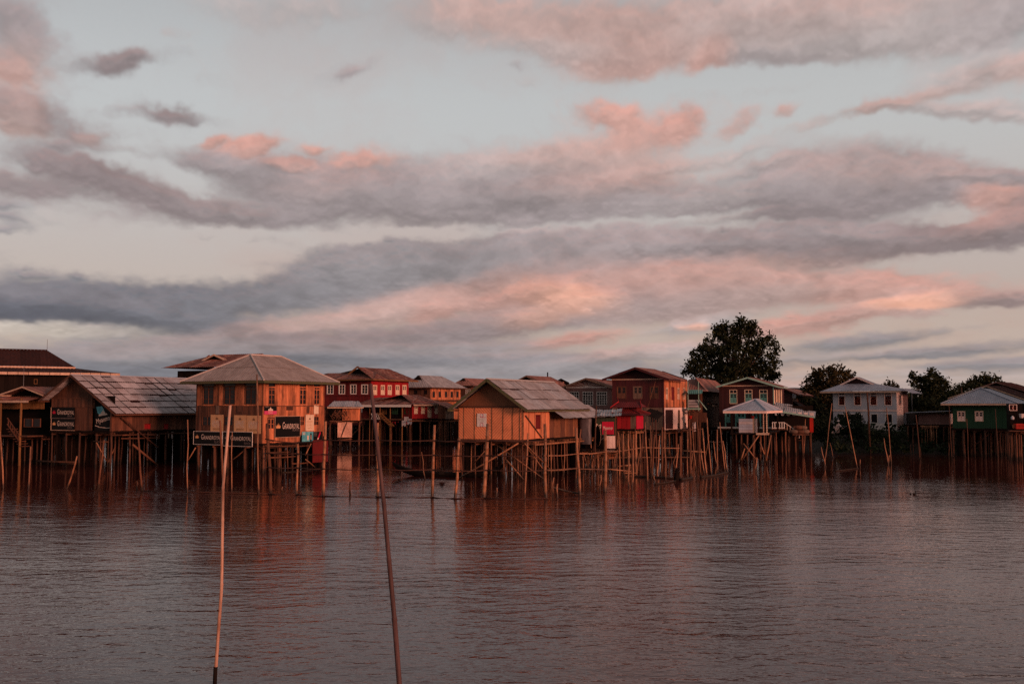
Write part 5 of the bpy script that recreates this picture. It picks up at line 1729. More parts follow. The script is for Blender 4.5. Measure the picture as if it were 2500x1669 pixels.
for i, px in enumerate((1795, 1808, 1823, 1838, 1855, 1868, 1881)):
    u = h.F(px, HOR)[0]
    for v in ((.2, h.dd - .4) if i % 2 == 0 else (.2,)):
        h.stilt(u, v, zf - .14, .08, POST, .08)
for a, b in (((1805, 1132), (1853, 1062)), ((1815, 1082), (1846, 1122)), ((1869, 1130), (1882, 1062)), ((1855, 1078), (1866, 1108)), ((1806, 1130), (1818, 1094))):
    h.stick('F', a, b, .07, o=.0)
p, rz = h.spot('F', h.F(1821, HOR)[0], zf + .01, -.45)
r_ = empty('zinc_bin', p, rz, 'corrugated grey metal bin standing on the pavilion deck', 'bin')
w = (h.F(1843, HOR)[0] - h.F(1803, HOR)[0]) / 2
hh = h.F(1821, 1022)[1] - zf
for k in range(5):
    MB().box(-w * .98, w * .7, -.02, .03, hh * k / 5 + .01, hh * (k + 1) / 5 - .01).build('front_sheet', ZINCB if k % 3 else ZINC2, r_)
MB().box(w * .7, w, -.02, .03, 0, hh).build('side_board', FASC, r_)
MB().box(-w, w, .035, 1.3, 0, hh - .02).build('body', ZINC2, r_)
p2 = p + Vector((.6, .2, hh))
free('red_tin', MB().tube([p2, p2 + Vector((0, 0, .28))], .16, 10), REDC, 'bright red tin on top of the grey bin in the pavilion', 'tin')
for k, (px, m_) in enumerate(((1862, FASC), (1870, CREAM))):
    u = h.F(px, HOR)[0]
    p, _ = h.spot('F', u, zf + .0, -.3)
    mb = MB()
    for q in range(9):
        zq = (ze - zf - .2) * q / 9
        mb.tube([p + Vector((0, 0, zq)), p + Vector((0, 0, zq + (ze - zf) / 12))], [.05, .07], 7)
    free('hanging_strip', mb, m_, ('left' if k == 0 else 'right') + ' of two pale knotted strips hanging in the pavilion', 'garland')

# ---- shop awnings and white railing right of the teal house
h = House('awning_shop', 'open shop with scalloped awning, grey sheet roofs and a red door post', 'shop', 1978, 111, -17, 1888, 1990)
zf = h.F(1978, 1052)[1]
h.dd = 4.5
zr = h.F(1930, 990)[1]
h.roof_face((-h.w, -1.0, h.F(1905, 1003)[1]), (-1.9, -1.0, h.F(1960, 1010)[1]), (-h.w, 2.5, h.F(1905, 988)[1] + .3), (-1.9, 2.5, h.F(1960, 990)[1] + .3), 7, 1, ZINC, jig=.04)
MB().bar((-h.w, -1.04, h.F(1905, 1001)[1]), (-1.9, -1.04, h.F(1960, 1009)[1]), .05, .16).build('fascia', MINT, h.root)
h.roof_face((-3.0, -1.6, h.F(1945, 1006)[1]), (.5, -1.6, h.F(1985, 1018)[1]), (-2.6, 1.0, h.F(1945, 1000)[1] + .3), (.7, 1.0, h.F(1985, 1006)[1] + .3), 4, 1, ZINC)
MB().bar((-3.0, -1.64, h.F(1945, 1005)[1]), (.5, -1.64, h.F(1985, 1018)[1]), .05, .16).build('fascia', MINT, h.root)
for k in range(7):
    u = -h.w + .2 + k * .62
    z_ = h.F(1890 + 8 * k, 1004 + .5 * k)[1]
    MB().prism([(u, -1.1, z_), (u, -1.1, z_ - .3), (u + .1, -1.1, z_ - .42), (u + .3, -1.1, z_ - .42), (u + .4, -1.1, z_ - .3), (u + .4, -1.1, z_)], (0, .02, 0)).build('awning_flap', CLOTH, h.root)
MB().box(-h.w, .3, 1.6, 1.7, zf, zr).build('inner_wall', DARK, h.root)
h.shell(zf, zr - .5, DARK)
u0, u1 = h.F(1976, HOR)[0], h.F(1985, HOR)[0]
MB().box(u0, u1, -.5, -.4, zf - .1, h.F(1980, 1019)[1]).build('red_panel', REDC, h.root)
for k, px in enumerate((1958, 1962)):
    y0 = 998
    u, z_ = h.F(px, 992)
    MB().prism([(u, .6, z_ - .5), (u + .5, .6, z_ - .5), (u + .28, .6, z_)], (0, .06, 0)).build('roof_vent', DARK, h.root)
h.stilts(zf - .1, 6, 3, .09, POST)
h.screen(zf - .2, .05)
a0, b0 = h.F(1886, 1030, y=-1.2), h.F(1915, 1046, y=-1.2)
p, rz = h.spot('F', a0[0], b0[1], 1.2)
r_ = empty('white_railing', p, rz, 'white picket railing with steps going down beside the shop', 'railing')
wq, hq = b0[0] - a0[0], a0[1] - b0[1]
MB().box(0, wq, -.03, .03, hq - .06, hq).build('top_rail', WHITE, r_)
MB().box(0, wq, -.03, .03, .05, .11).build('bottom_rail', WHITE, r_)
for k in range(6):
    MB().box(wq * k / 5 - .04, wq * k / 5 + .04, -.035, .035, 0, hq).build('picket', WHITE, r_)
for k in range(5):
    u = wq + .3 + .32 * k
    MB().box(u - .035, u + .035, -.03, .03, -.22 * k - .15, hq - .22 * k - .15).build('picket', WHITE if k > 1 else FASC, r_)
MB().bar((wq, 0, hq - .03), (wq + 1.8, 0, hq - 1.3), .06, .06).build('stair_rail', WHITE, r_)
for k in range(5):
    MB().box(wq + .2 + .32 * k, wq + .55 + .32 * k, .05, .9, -.25 * k - .3, -.25 * k - .25).build('stair_tread', PLANK, r_)
MB().box(-.1, wq + .2, .04, 1.1, -.12, -.003).build('deck', PLANK, r_)
# heap of sacks on its landing
p, rz = h.spot('F', h.F(1952, HOR)[0], zf - .25, 1.2)
MB().box(h.F(1935, HOR)[0], h.F(1975, HOR)[0], -2.0, -.5, zf - .4, zf - .28).build('landing', PLANK, h.root)
for k, (dx, dz, sx) in enumerate(((-.7, .02, .5), (0, 0, .55), (.62, .03, .45), (-.2, .48, .5), (.4, .46, .42))):
    mb = MB()
    n = 10
    rings = [(-.9, .55), (-.6, .9), (0, 1), (.6, .92), (.95, .5)]
    vs = [(sx * t, .3 * r2 * math.cos(2 * math.pi * q / n), .25 + .25 * r2 * math.sin(2 * math.pi * q / n)) for t, r2 in rings for q in range(n)]
    mb.add(vs, [(i * n + q, i * n + (q + 1) % n, (i + 1) * n + (q + 1) % n, (i + 1) * n + q) for i in range(4) for q in range(n)] + [tuple(range(n)), tuple(4 * n + q for q in range(n))])
    o = mb.build('sack', PLANK if k % 2 else GREYW, None, None, True)
    o.location, o.rotation_euler = p + Vector((dx, 0, dz - .06)), (0, 0, rz + random.uniform(-.2, .2))
    tag(o, ('greyish' if k % 2 == 0 else 'brown') + ' filled sack in the small heap on the shop landing, ' + ('lower left', 'lower middle', 'lower right', 'upper left', 'upper right')[k], 'sack', 'sacks on the shop landing')

# ---- brown roofs behind the shop
h = House('back_brown_house', 'dark brown house with sloping rust roof between the teal house and the white house', 'house', 1935, 134, -22, 1890, 1985)
zt = h.F(1935, 962)[1]
h.top = zt
h.planks('F', -h.w, 0, 2.5, zt, .4, MAROD)
h.planks('S', 0, h.dd, 2.5, zt - .6, .4, PLANK)
h.shell(2.5, zt - .6, DARK)
h.gable((1908, 945), (1880, 958), (1950, 963), 1950, RUSTP, nc=8, nr=1, oh=.8, fm=RUSTD, gm=MAROD, lam=.3)
h.roof_face((1.5, 0, zt - 2.0), (1.5, h.dd + 2, zt - 2.0), (-.3, 0, zt - .7), (-.3, h.dd + 2, zt - .7), 8, 1, RUSTD, lam=.3)
h.stilts(2.5, 3, 3, .1, POST)
h.screen(2.4, .1)

# ---- white two storey house on the bank
h = House('white_house', 'two storey pale grey house with zinc roof and red brown curtains on the right bank', 'house', 2189, 125, -38, 2034, 2216)
zf, zt = h.F(2189, 1046)[1], h.F(2189, 957)[1]
zb = h.F(2189, 1002)[1]
h.top = zt
for x0, x1 in ((2048, 2062), (2086, 2101), (2125, 2140), (2160, 2176)):
    h.window('F', x0, 960, x1, 988, PINKW, 1, .14, leaf='curtain', lm=CURT, fw=.10)
for x0, x1 in ((2049, 2074), (2076, 2104)):
    h.window('F', x0, 1011, x1, 1036, WHITE, 2, fw=.08)
for x0, x1 in ((2127, 2142), (2163, 2178)):
    h.window('F', x0, 1011, x1, 1031, WHITE, 1, fw=.08)
h.window('S', 2193, 964, 2200, 988, PINKW, 2, leaf='curtain', lm=CURT, fw=.08)
h.planks('F', -h.w, 0, zf, zb - .12, h.w / 3, GWALL, name='wall_panel', gap=.002)
h.planks('F', -h.w, 0, zb + .12, zt + .1, h.w / 3, GWALL, name='wall_panel', gap=.002)
MB().box(-h.w - .02, .02, -.09, .0, zb - .12, zb + .12).build('belt_course', PINKW, h.root)
h.planks('S', 0, 2.6, zf, zt + .1, 2.6, PINKW, name='wall_panel', gap=.002)
h.planks('S', 2.61, h.dd, zf + 2, zt + .1, 2.6, PURP, name='wall_panel', gap=.002)
MB().box(-h.w * .5, .04, -.14, -.034, zf - .3, h.F(2189, 1034)[1]).build('plinth', WHITE, h.root)
h.shell(zf, zt, GWALL)
oh = 1.1
ze = h.F(2177, 954, y=-oh)[1]
xa, za = h.F(2093, 920, y=1.6)
xl_, xr_ = -h.w - 1.3, .9
x0_, z0_ = h.F(2056, 937, y=1.6)
x1_ = h.F(2132, 937, y=1.6)[0]
h.roof_face((xl_, -oh, ze), (xr_, -oh, ze), (x0_, 1.6, z0_), (x1_, 1.6, z0_), 14, 1, ZINCB, lam=.16)
h.roof_face((xr_, -oh, ze), (xr_, h.dd + oh, ze), (x1_, 1.6, z0_), (x1_, h.dd - 2, z0_), 8, 1, ZINCB, lam=.16)
h.roof_face((xl_, h.dd + oh, ze), (xl_, -oh, ze), (x0_, h.dd - 2, z0_), (x0_, 1.6, z0_), 8, 1, ZINCB, False, lam=.16, name='left_roof_sheet')
h.roof_face((x1_ + .15, 1.3, z0_ - .08), (x1_ + .15, h.dd - 2, z0_ - .08), (xa, 1.3, za), (xa, h.dd - 2, za), 6, 1, ZINCB, lam=.16)
h.roof_face((x0_ - .15, h.dd - 2, z0_ - .08), (x0_ - .15, 1.3, z0_ - .08), (xa, h.dd - 2, za), (xa, 1.3, za), 6, 1, ZINCB, False, lam=.16, name='left_roof_sheet')
MB().prism([(x0_ + .1, 1.7, z0_ - .1), (x1_ - .1, 1.7, z0_ - .1), (xa, 1.7, za - .1)], (0, .08, 0)).build('gable_vent', MAROD, h.root)
for q in (x0_ - .15, x1_ + .15):
    MB().bar((q, 1.27, z0_ - .14), (xa, 1.27, za - .06), .06, .18).build('bargeboard', PINKW, h.root)
MB().bar((xl_, -oh - .04, ze - .10), (xr_, -oh - .04, ze - .10), .05, .2).build('fascia', FASC, h.root)
h.roof_face((1.6, 1.0, ze - .3), (1.6, h.dd + 1, ze - .3), (.2, 1.0, ze + .35), (.2, h.dd + 1, ze + .35), 6, 1, ZINCB, lam=.16)
for u in (-h.w + .1, -h.w * .66, -h.w * .33, -.1):
    for v in (.1, h.dd * .5, h.dd - .1):
        h.stilt(u, v, zf - .14, .12, GREYW, 0, 0.5)

# ---- flat roofed sheds between white and green house
h = House('grey_shed', 'low dark shed under a long thin flat roof between the white and green houses', 'shed', 2318, 117, -26, 2212, 2330)
zf, zt = h.F(2318, 1036)[1], h.F(2318, 1003)[1]
h.planks('F', -h.w * .72, 0, zf, zt - .35, .5, PURP)
h.planks('S', 0, h.dd, zf, zt - .35, .5, PINKW)
h.shell(zf, zt - .3, DARK)
MB().bar((-h.w, -.6, zt - .2), (.2, -.6, zt + .02), 1.2, .06).build('flat_roof', ZINCB, h.root)
a, b = h.F(2240, 1013, y=-.3), h.F(2312, 1012, y=-.3)
mid = h.F(2276, 1008, y=-.3)
MB().tube([(a[0], -.3, a[1]), (mid[0], -.3, mid[1]), (b[0], -.3, b[1])], .05, 6).build('bent_pole', GREYW, h.root)
h.stilts(zf - .1, 8, 3, .08, POST, extra=6)
h.screen(zf - .2, .05)
h.stilts(zf - .1, 9, 1, .05, BAMB, y0=-.8, y1=-.8, x0=-h.w * .62, x1=-h.w * .3)

# ---- dark green house
h = House('green_house', 'dark green house on stilts with bluish zinc roof and two cream windows', 'house', 2458, 106, -34, 2325, 2486)
zf, zt = h.F(2458, 1046)[1], h.F(2458, 987)[1]
h.top = zt
for x0, x1 in ((2338, 2356), (2381, 2400)):
    h.window('F', x0, 1004, x1, 1027, CREAM, 2, leaf='shutter', lm=PINKW, pane=.5, fw=.05)
h.planks('F', -h.w, 0, zf, zt + .2, .4, GREEN)
h.planks('S', 0, h.dd, zf, zt + .2, .4, GREEN)
h.shell(zf, zt, GREEN)
oh = 1.0
ze = h.F(2487, 985, y=-oh)[1]
xa, za = h.F(2394, 947, y=2.4)
x0_, x1_ = h.F(2297, HOR, y=-oh)[0], h.F(2487, HOR, y=-oh)[0]
h.roof_face((x0_, -oh, ze), (x1_, -oh, ze), (xa, 2.4, za), (xa + .02, 2.4, za), 16, 1, ZINCB, lam=.18)
h.roof_face((x1_, -oh, ze), (x1_, h.dd + 1, ze), (xa, 2.4, za), (xa, h.dd, za), 8, 1, ZINCB, lam=.18)
h.roof_face((x0_, h.dd + 1, ze), (x0_, -oh, ze), (xa, h.dd, za), (xa, 2.4, za), 8, 1, ZINCB, False, lam=.18, name='left_roof_sheet')
MB().bar((x0_, -oh - .04, ze - .08), (x1_, -oh - .04, ze - .08), .05, .18).build('fascia', FASC, h.root)
for q in (x0_, x1_):
    MB().bar((q, -oh, ze + .05), (xa, 2.4, za + .06), .18, .05).build('ridge_cap', ZINCB, h.root)
h.stilts(zf - .1, 6, 4, .11, POSTD, extra=6)
h.screen(zf - .2, .05)
h.stick('F', (2365, 1095), (2410, 1060), .07, RAIL, o=-1)
# gables rising behind it
for nm, lb, px, d, pk, el_, er_, en, pl, pr in (
        ('gable_house', 'dark gabled house with pale roof edge directly behind the green house', 2500, 121, (2408, 941), (2314, 971), (2508, 976), 2450, 2330, 2540),
        ('gable_house', 'farther dark gabled house at the right edge behind the green house', 2560, 138, (2432, 932), (2380, 948), (2552, 968), 2470, 2395, 2600)):
    h = House(nm, lb, 'house', px, d, -46, pl, pr, 'dark gabled houses behind the green house')
    zt = h.F(px, 990)[1]
    h.top = zt
    h.planks('F', -h.w, 0, 2.2, zt, .5, DARK)
    h.planks('S', 0, h.dd, 2.2, zt, .5, DARK)
    h.shell(2.2, zt, DARK)
    h.gable(pk, el_, er_, en, RUSTD, nc=8, nr=1, oh=.9, fm=FASC if d < 130 else RUSTP, gm=DARK, z_tie=zt, lam=.3, fh=.14)
    h.stilts(2.2, 3, 3, .1, POST)
    h.screen(2.0, .03)
h = House('edge_hut', 'cluttered hut with small window at the right edge beside the green house', 'hut', 2496, 100, -20, 2464, 2540)
zf = h.F(2496, 1050)[1]
h.dd = 2.5
h.window('F', 2465, 988, 2482, 1001, PINKW, 2, leaf='curtain', lm=CURT, fw=.05)
h.planks('F', -h.w, 0, zf, h.F(2496, 985)[1], .4, DARK)
h.planks('S', 0, h.dd, zf, h.F(2496, 985)[1], .4, DARK)
h.shell(zf, h.F(2496, 985)[1], DARK)
MB().box(-h.w - .2, .4, -1.4, -.07, zf - .1, zf).build('landing', PLANK, h.root)
h.stilts(zf - .1, 3, 3, .08, POST)
for k, (px, py, m_, lb, sz) in enumerate(((2472, 1020, GWALL, 'pale blue plastic jug hanging on the hut at the right edge', .3), (2494, 1016, CLOTH, 'white round basin hanging at the right edge', .35), (2490, 1040, REDC, 'red plastic crate on the landing at the right edge', .5), (2476, 1042, TEAK, 'orange brown basket on the landing beside the red crate', .28))):
    u, z_ = h.F(px, py, y=-.6)
    p, _ = h.spot('F', u, z_ - sz / 2, .6)
    if k == 2:
        mb = MB().box(-.5, .5, -.3, .3, 0, .06)
        for q in range(4):
            mb.box(-.5, .5, -.33, -.30, .08 + .11 * q, .15 + .11 * q)
        mb.box(-.5, -.45, -.29, .3, .06, .5).box(.45, .5, -.29, .3, .06, .5).box(-.45, .45, .25, .3, .06, .5)
        nm = 'crate'
    else:
        mb = MB().tube([(0, 0, 0), (0, 0, sz * .3), (0, 0, sz * .8), (0, 0, sz), (0, 0, sz * 1.25)], [sz * .4, sz * .55, sz * .5, sz * .25, sz * .2] if k == 0 else [sz * .4, sz * .55, sz * .62, sz * .66, sz * .64], 12)
        nm = ('jug', 'basin', '', 'basket')[k]
    o = mb.build(nm, m_)
    o.location = p
    tag(o, lb, nm)


# ================================================================== poles, fence, boat
def pole_pts(x0, y0, x1, y1, crook=.05, lean=None):
    """a pole standing in the water at picture point (x1,y1), its top seen at (x0,y0); it also leans a little to or from the viewer"""
    d = dist(y1)
    b = W(x1, y1, d)
    t = W(x0, y0, d + (random.uniform(-.35, .35) if lean is None else lean))
    dv = t - b
    j = lambda: Vector((random.uniform(-crook, crook), random.uniform(-crook, crook), 0))
    return [b - dv.normalized() * 1.2, b, b + dv * .33 + j(), b + dv * .66 + j(), t]


def bamboo(pts, r_, m, seg=.42, n=8, ta=1.12, tb=.82):
    """a culm with swollen joints"""
    mb = MB()
    ps, rs = [], []
    L = 0
    for a, b in zip(pts, pts[1:]):
        k = max(1, int((b - a).length / seg))
        for i in range(k):
            t = i / k
            c = a + (b - a) * t
            fr = len(ps) / 40
            ps += [c, c + (b - a) * (.03 / max(.05, (b - a).length)), c + (b - a) * (.07 / max(.05, (b - a).length))]
            rs += [1.0, 1.16, 1.0]
    ps.append(pts[-1])
    rs.append(1.0)
    n_ = len(ps)
    rs = [r_ * q * (ta + (tb - ta) * i / n_) for i, q in enumerate(rs)]
    return mb.tube(ps, rs, n)


def pole(x0, y0, x1, y1, r_, label, m=None, group=None, crook=.05, lean=None, name='bamboo_pole'):
    pts = pole_pts(x0, y0, x1, y1, crook, lean)
    if r_ > .055:
        mb = bamboo(pts, r_, m, .6, 7)
    else:
        mb = MB().tube(pts, [r_ * 1.1, r_ * 1.08, r_, r_ * .95, r_ * .85], 6)
    return free(name, mb, m or (BAMB if r_ < .06 else POST), label, 'pole', group, True, pts[1])


ORD = 'first second third fourth fifth sixth seventh eighth ninth tenth eleventh twelfth thirteenth fourteenth fifteenth sixteenth seventeenth eighteenth nineteenth twentieth'.split()


def cluster(rows, what, where, group, m=None):
    rows = sorted(rows, key=lambda q: q[2])
    for i, q in enumerate(rows):
        lean = 'leaning left' if q[0] < q[2] - 5 else 'leaning right' if q[0] > q[2] + 5 else 'upright'
        size = 'thick' if q[4] >= .075 else 'short' if q[3] - q[1] < 50 else 'slender'
        pole(*q, f'{size} {lean} {what}, {ORD[i]} from the left {where}', m, group=group)


cluster([(0, 1053, 8, 1191, .055), (75, 1089, 70, 1192, .055), (188, 1113, 164, 1192, .055), (230, 1183, 231, 1194, .06), (254, 1074, 240, 1193, .065),
         (334, 1174, 335, 1196, .06), (337, 1056, 347, 1198, .07), (458, 1024, 458, 1202, .04)], 'pole', 'standing in the water before the long house', 'poles before the long house')
cluster([(537, 1026, 547, 1203, .075), (567, 1054, 566, 1204, .035), (627, 914, 632, 1206, .05), (690, 1187, 690, 1206, .035)], 'pole', 'before the teak house', 'poles before the teak house')
cluster([(855, 1176, 855, 1210, .06), (1029, 1103, 1038, 1169, .04), (1213, 1190, 1212, 1212, .045), (1289, 1057, 1281, 1216, .045), (1352, 1165, 1349, 1214, .045), (1361, 1180, 1361, 1214, .05)],
        'pole', 'beside the fence round the bamboo house', 'poles beside the bamboo fence')
cluster([(1418, 1047, 1405, 1178, .06), (1456, 990, 1449, 1166, .06), (1467, 1158, 1465, 1197, .045), (1517, 1058, 1524, 1167, .08), (1537, 1052, 1547, 1160, .085), (1551, 1040, 1551, 1155, .06),
         (1534, 1112, 1535, 1187, .05), (1546, 1110, 1543, 1188, .055), (1575, 1030, 1581, 1182, .05), (1588, 1038, 1588, 1150, .04), (1599, 1060, 1590, 1166, .085), (1596, 1160, 1600, 1182, .05),
         (1617, 1042, 1614, 1163, .085), (1623, 1050, 1625, 1174, .045), (1656, 1084, 1649, 1150, .05)], 'pole', 'in the thicket below the red hut', 'poles below the red hut')
cluster([(1661, 1064, 1660, 1172, .095), (1684, 1044, 1686, 1166, .085), (1679, 1052, 1679, 1166, .045), (1693, 1084, 1701, 1163, .05), (1701, 1019, 1711, 1164, .06), (1711, 1095, 1719, 1155, .055),
         (1715, 1045, 1726, 1163, .055), (1726, 1019, 1737, 1160, .05), (1742, 1076, 1750, 1135, .035), (1751, 1048, 1752, 1155, .055), (1757, 1030, 1770, 1152, .045), (1765, 1076, 1776, 1152, .045), (1690, 1040, 1695, 1120, .035), (1732, 1060, 1722, 1118, .03)],
        'pole', 'between the pink ground floor and the pavilion', 'poles left of the pavilion')
cluster([(1848, 1116, 1845, 1152, .05), (1966, 1022, 1962, 1112, .05), (2005, 1091, 2016, 1140, .045), (2031, 984, 2012, 1138, .04), (2063, 992, 2093, 1141, .04), (2117, 957, 2125, 1107, .11), (2100, 1121, 2100, 1141, .05),
         (2158, 1069, 2168, 1133, .045), (2164, 994, 2176, 1132, .045), (2171, 1111, 2169, 1134, .05), (2026, 1080, 2034, 1118, .03), (2129, 1050, 2130, 1092, .04)], 'pole', 'before the white house and shop', 'poles before the white house')
cluster([(2217, 982, 2230, 1066, .05), (2236, 1012, 2246, 1124, .06), (2223, 1085, 2224, 1112, .04), (2228, 1070, 2230, 1110, .04), (2234, 1046, 2240, 1100, .035), (2246, 1090, 2249, 1118, .04),
         (2317, 988, 2324, 1121, .045), (2316, 1080, 2317, 1119, .035), (2360, 1022, 2365, 1136, .035), (2430, 998, 2437, 1138, .035), (2479, 1044, 2464, 1100, .04), (2477, 1060, 2483, 1120, .035)], 'pole', 'around the green house', 'poles around the green house', POSTD)

# the bamboo fence round the bamboo house
fr = empty('bamboo_fence', W(922, 1213, dist(1213)), 0, 'bamboo fence of widely spaced posts and dark rails running in front of the stilt houses', 'fence')
fo = fr.location.copy()
FP = [(652, 1033, 661, 1206, .11), (727, 1080, 724, 1207, .07), (795, 1028, 790, 1211, .095), (922, 1032, 922, 1213, .085), (1061, 1037, 1055, 1214, .09), (1122, 1066, 1111, 1217, .085),
      (1191, 1034, 1181, 1216, .12), (1330, 1034, 1333, 1217, .10), (1407, 1044, 1416, 1208, .09), (1477, 1050, 1477, 1200, .11)]
posts = []
for q in FP:
    pts = [p - fo for p in pole_pts(*q[:4], crook=.05, lean=0)]
    posts.append(pts)
    bamboo(pts, q[4], None, .55, 8).build('post', BAMB if q[0] > 700 else POST, fr, smooth=True)
for z, i0, i1 in ((3.42, 0, 7), (2.55, 0, 9), (1.68, 0, 8), (.05, 0, 7)):
    for a, b in zip(posts[i0:i1], posts[i0 + 1:i1 + 1]):
        def at_z(p):
            t = (z - (p[1].z + fo.z)) / (p[-1].z - p[1].z)
            return p[1] + (p[-1] - p[1]) * max(-.05, min(1.0, t))
        A, B = at_z(a) + Vector((0, -.14, 0)), at_z(b) + Vector((0, -.14, 0))
        e = (B - A).normalized()
        MB().tube([A - e * .15, (A + B) / 2 + Vector((0, -.03, -.06)), B + e * .15], [.034, .03, .026], 6).build('rail', RAIL if b is not posts[8] and b is not posts[9] else BAMB, fr, smooth=True)
A = posts[0][1] + Vector((0, -.14, .06))
B = W(350, 1199, dist(1199)) - fo
B.z = .03
MB().tube([A, (A + B) / 2, B], .03, 6).build('rail', RAIL, fr, smooth=True)

# the loose railing through the thicket of poles
fr = empty('pole_railing', W(1600, 1180, dist(1165)), 0, 'loose railing of bent bamboo rails through the thicket of poles below the red hut', 'railing')
fo = fr.location.copy()
for pts, r_ in ((((1478, 1105, 77), (1520, 1100, 78), (1570, 1092, 79), (1620, 1093, 80), (1662, 1094, 81)), .035), (((1445, 1117, 82), (1560, 1116, 84), (1690, 1116, 88)), .025),
                (((1480, 1144, 72), (1500, 1146, 72), (1540, 1150, 74)), .04), (((1333, 1146, 62), (1390, 1144, 66), (1478, 1146, 70)), .035), (((1730, 1077, 92), (1748, 1080, 90), (1764, 1077, 88)), .03), (((1668, 1100, 96), (1722, 1103, 96)), .06),
                (((1505, 1138, 80), (1540, 1135, 80)), .06), (((1525, 1154, 80), (1555, 1154, 81)), .04)):
    MB().tube([W(x, y, d) - fo for x, y, d in pts], r_, 6).build('rail', BAMB, fr, smooth=True)


for k in range(30):
    x1 = random.uniform(1432, 1700)
    y1 = random.uniform(1122, 1166) - (10 if x1 < 1500 else 0)
    top = random.uniform(1050, 1110)
    ps = [p - fo for p in pole_pts(x1 + random.uniform(-12, 12), top, x1, y1, .06)]
    rr = random.uniform(.025, .05)
    MB().tube(ps, [rr * 1.1, rr * 1.1, rr, rr * .95, rr * .8], 6).build('upright', BAMB if k % 3 else POSTD, fr, smooth=True)


def log(pts, r_, label, m=None):
    ps = []
    for (x, y) in pts:
        p = W(x, y, dist(y, .05))
        p.z = .05
        ps.append(p)
    return free('floating_log', bamboo(ps, r_, None, .8, 8), m or POST, label, 'log', None, True, ps[0])


log([(1545, 1162), (1600, 1164), (1648, 1167)], .09, 'long thin log floating behind the pole thicket')
log([(1600, 1181), (1625, 1178), (1650, 1173)], .05, 'thin dark stick floating left of the black post stump')
log([(1664, 1171), (1690, 1166)], .11, 'short thick log floating at the foot of two thick posts')
log([(1712, 1165), (1745, 1160), (1778, 1152)], .09, 'tapering bamboo log floating before the leaning poles left of the pavilion')
pts = [W(1351, 1190, 63.5), W(1385, 1199, 62.5), W(1425, 1206, 62)]
free('leaning_log', bamboo([Vector((p.x, p.y, max(p.z, .03))) for p in pts], .06, None, .7, 8), BAMB, 'bent bamboo log lying on the water right of the pale fence post', 'log', None, True)
log([(2040, 1149), (2065, 1146), (2096, 1142)], .04, 'thin stick floating at the foot of the long leaning pole before the white house')
b = W(1652, 1172, dist(1172))
free('post_stump', MB().tube([b - Vector((0, 0, 1)), b + Vector((0, 0, .25)), b + Vector((.05, 0, .9))], [.2, .22, .09], 9), DARK, 'black stump wrapped at the waterline beside the thick post', 'stump', None, True, b)

# foreground poles
pts = pole_pts(562, 989, 524, 1668, .03, -.35)
pts = [pts[0], pts[1], pts[1] + (pts[4] - pts[1]) * .35 + Vector((.03, 0, 0)), pts[1] + (pts[4] - pts[1]) * .7 + Vector((-.05, 0, 0)), pts[4]]
t = MB()
r_ = bamboo(pts, .034, None, .62, 12, 1.1, .78)
o = free('bamboo_pole', r_, mat('pale_split_bamboo', (.50, .315, .235), (.36, .19, .125), (14, 14, 1.1), rough=.5, spec=.35, isl=0, stain=(.10, .035, .02), stain_amt=.75, stain_scale=(5, 5, 1.3)), 'tall pale bamboo pole in the foreground with dark wet foot', 'pole', None, True, pts[1])
wet = [pts[1] - Vector((0, 0, .2)), pts[1] + (pts[4] - pts[1]) * .03, pts[1] + (pts[4] - pts[1]) * .062]
mb = MB().tube([p - pts[1] for p in wet], [.0412, .0410, .0408], 12)
mb.build('wet_foot', DARK, o, smooth=True)
a = pts[1] + (pts[4] - pts[1]) * .262 - pts[1]
MB().tube([a, a + Vector((0, 0, .02))], .042, 12).build('joint_ring', RAIL, o, smooth=True)
pts = pole_pts(905, 937, 982, 1760, .02, -.5)
pts = [pts[0], pts[1], pts[1] + (pts[4] - pts[1]) * .3 + Vector((.03, 0, 0)), pts[1] + (pts[4] - pts[1]) * .65 + Vector((.035, 0, 0)), pts[4]]
free('wooden_pole', bamboo(pts, .046, None, .9, 12, 1.15, .62), mat('purple_brown_pole_wood', (.10, .054, .052), (.05, .026, .026), (20, 20, 1.0), rough=.65, spec=.25, isl=0, stain=(.03, .014, .012), stain_amt=.6, stain_scale=(4, 4, 1), bump=.4),
     'long dark wooden pole in the foreground leaning left before the red house', 'pole', None, True, pts[1])


def canoe(x0, y0, x1, y1, label, wd=.42, rise=.55):
    a, b = W(x0, y0, dist(y0)), W(x1, y1, dist(y1))
    a.z = b.z = 0
    L = (b - a).length
    r_ = empty('canoe', (a + b) / 2, math.atan2((b - a).y, (b - a).x), label, 'canoe')
    n, k = 18, 9
    def ring(i, s, inner):
        t = i / n * 2 - 1
        w = wd * (1 - abs(t) ** 2.6) + .02
        sheer = .30 + rise * abs(t) ** 3.2
        keel = -.16 + (rise + .22) * abs(t) ** 3.6
        out = []
        for q in range(k):
            an = math.pi * q / (k - 1)
            y, z = math.cos(an) * w * s, sheer + (keel - sheer) * math.sin(an) * (s if inner else 1)
            out.append((t * L / 2, y, z))
        return out
    for nm, s, inner in (('hull', 1.0, False), ('inner_lining', .88, True)):
        vs = [p for i in range(n + 1) for p in ring(i, s, inner)]
        fs = [(i * k + q, i * k + q + 1, (i + 1) * k + q + 1, (i + 1) * k + q) for i in range(n) for q in range(k - 1)]
        MB().add(vs, fs).build(nm, BOAT, r_, smooth=True)
    for sgn in (0, k - 1):
        MB().tube([ring(i, .94, False)[sgn] for i in range(n + 1)], .03, 5).build('gunwale', BOAT, r_, smooth=True)
    for t in (-.45, 0.05, .5):
        w = wd * (1 - abs(t) ** 2.6)
        MB().box(t * L / 2 - .12, t * L / 2 + .12, -w * .85, w * .85, .20, .24).build('seat', PLANK, r_)
    return r_


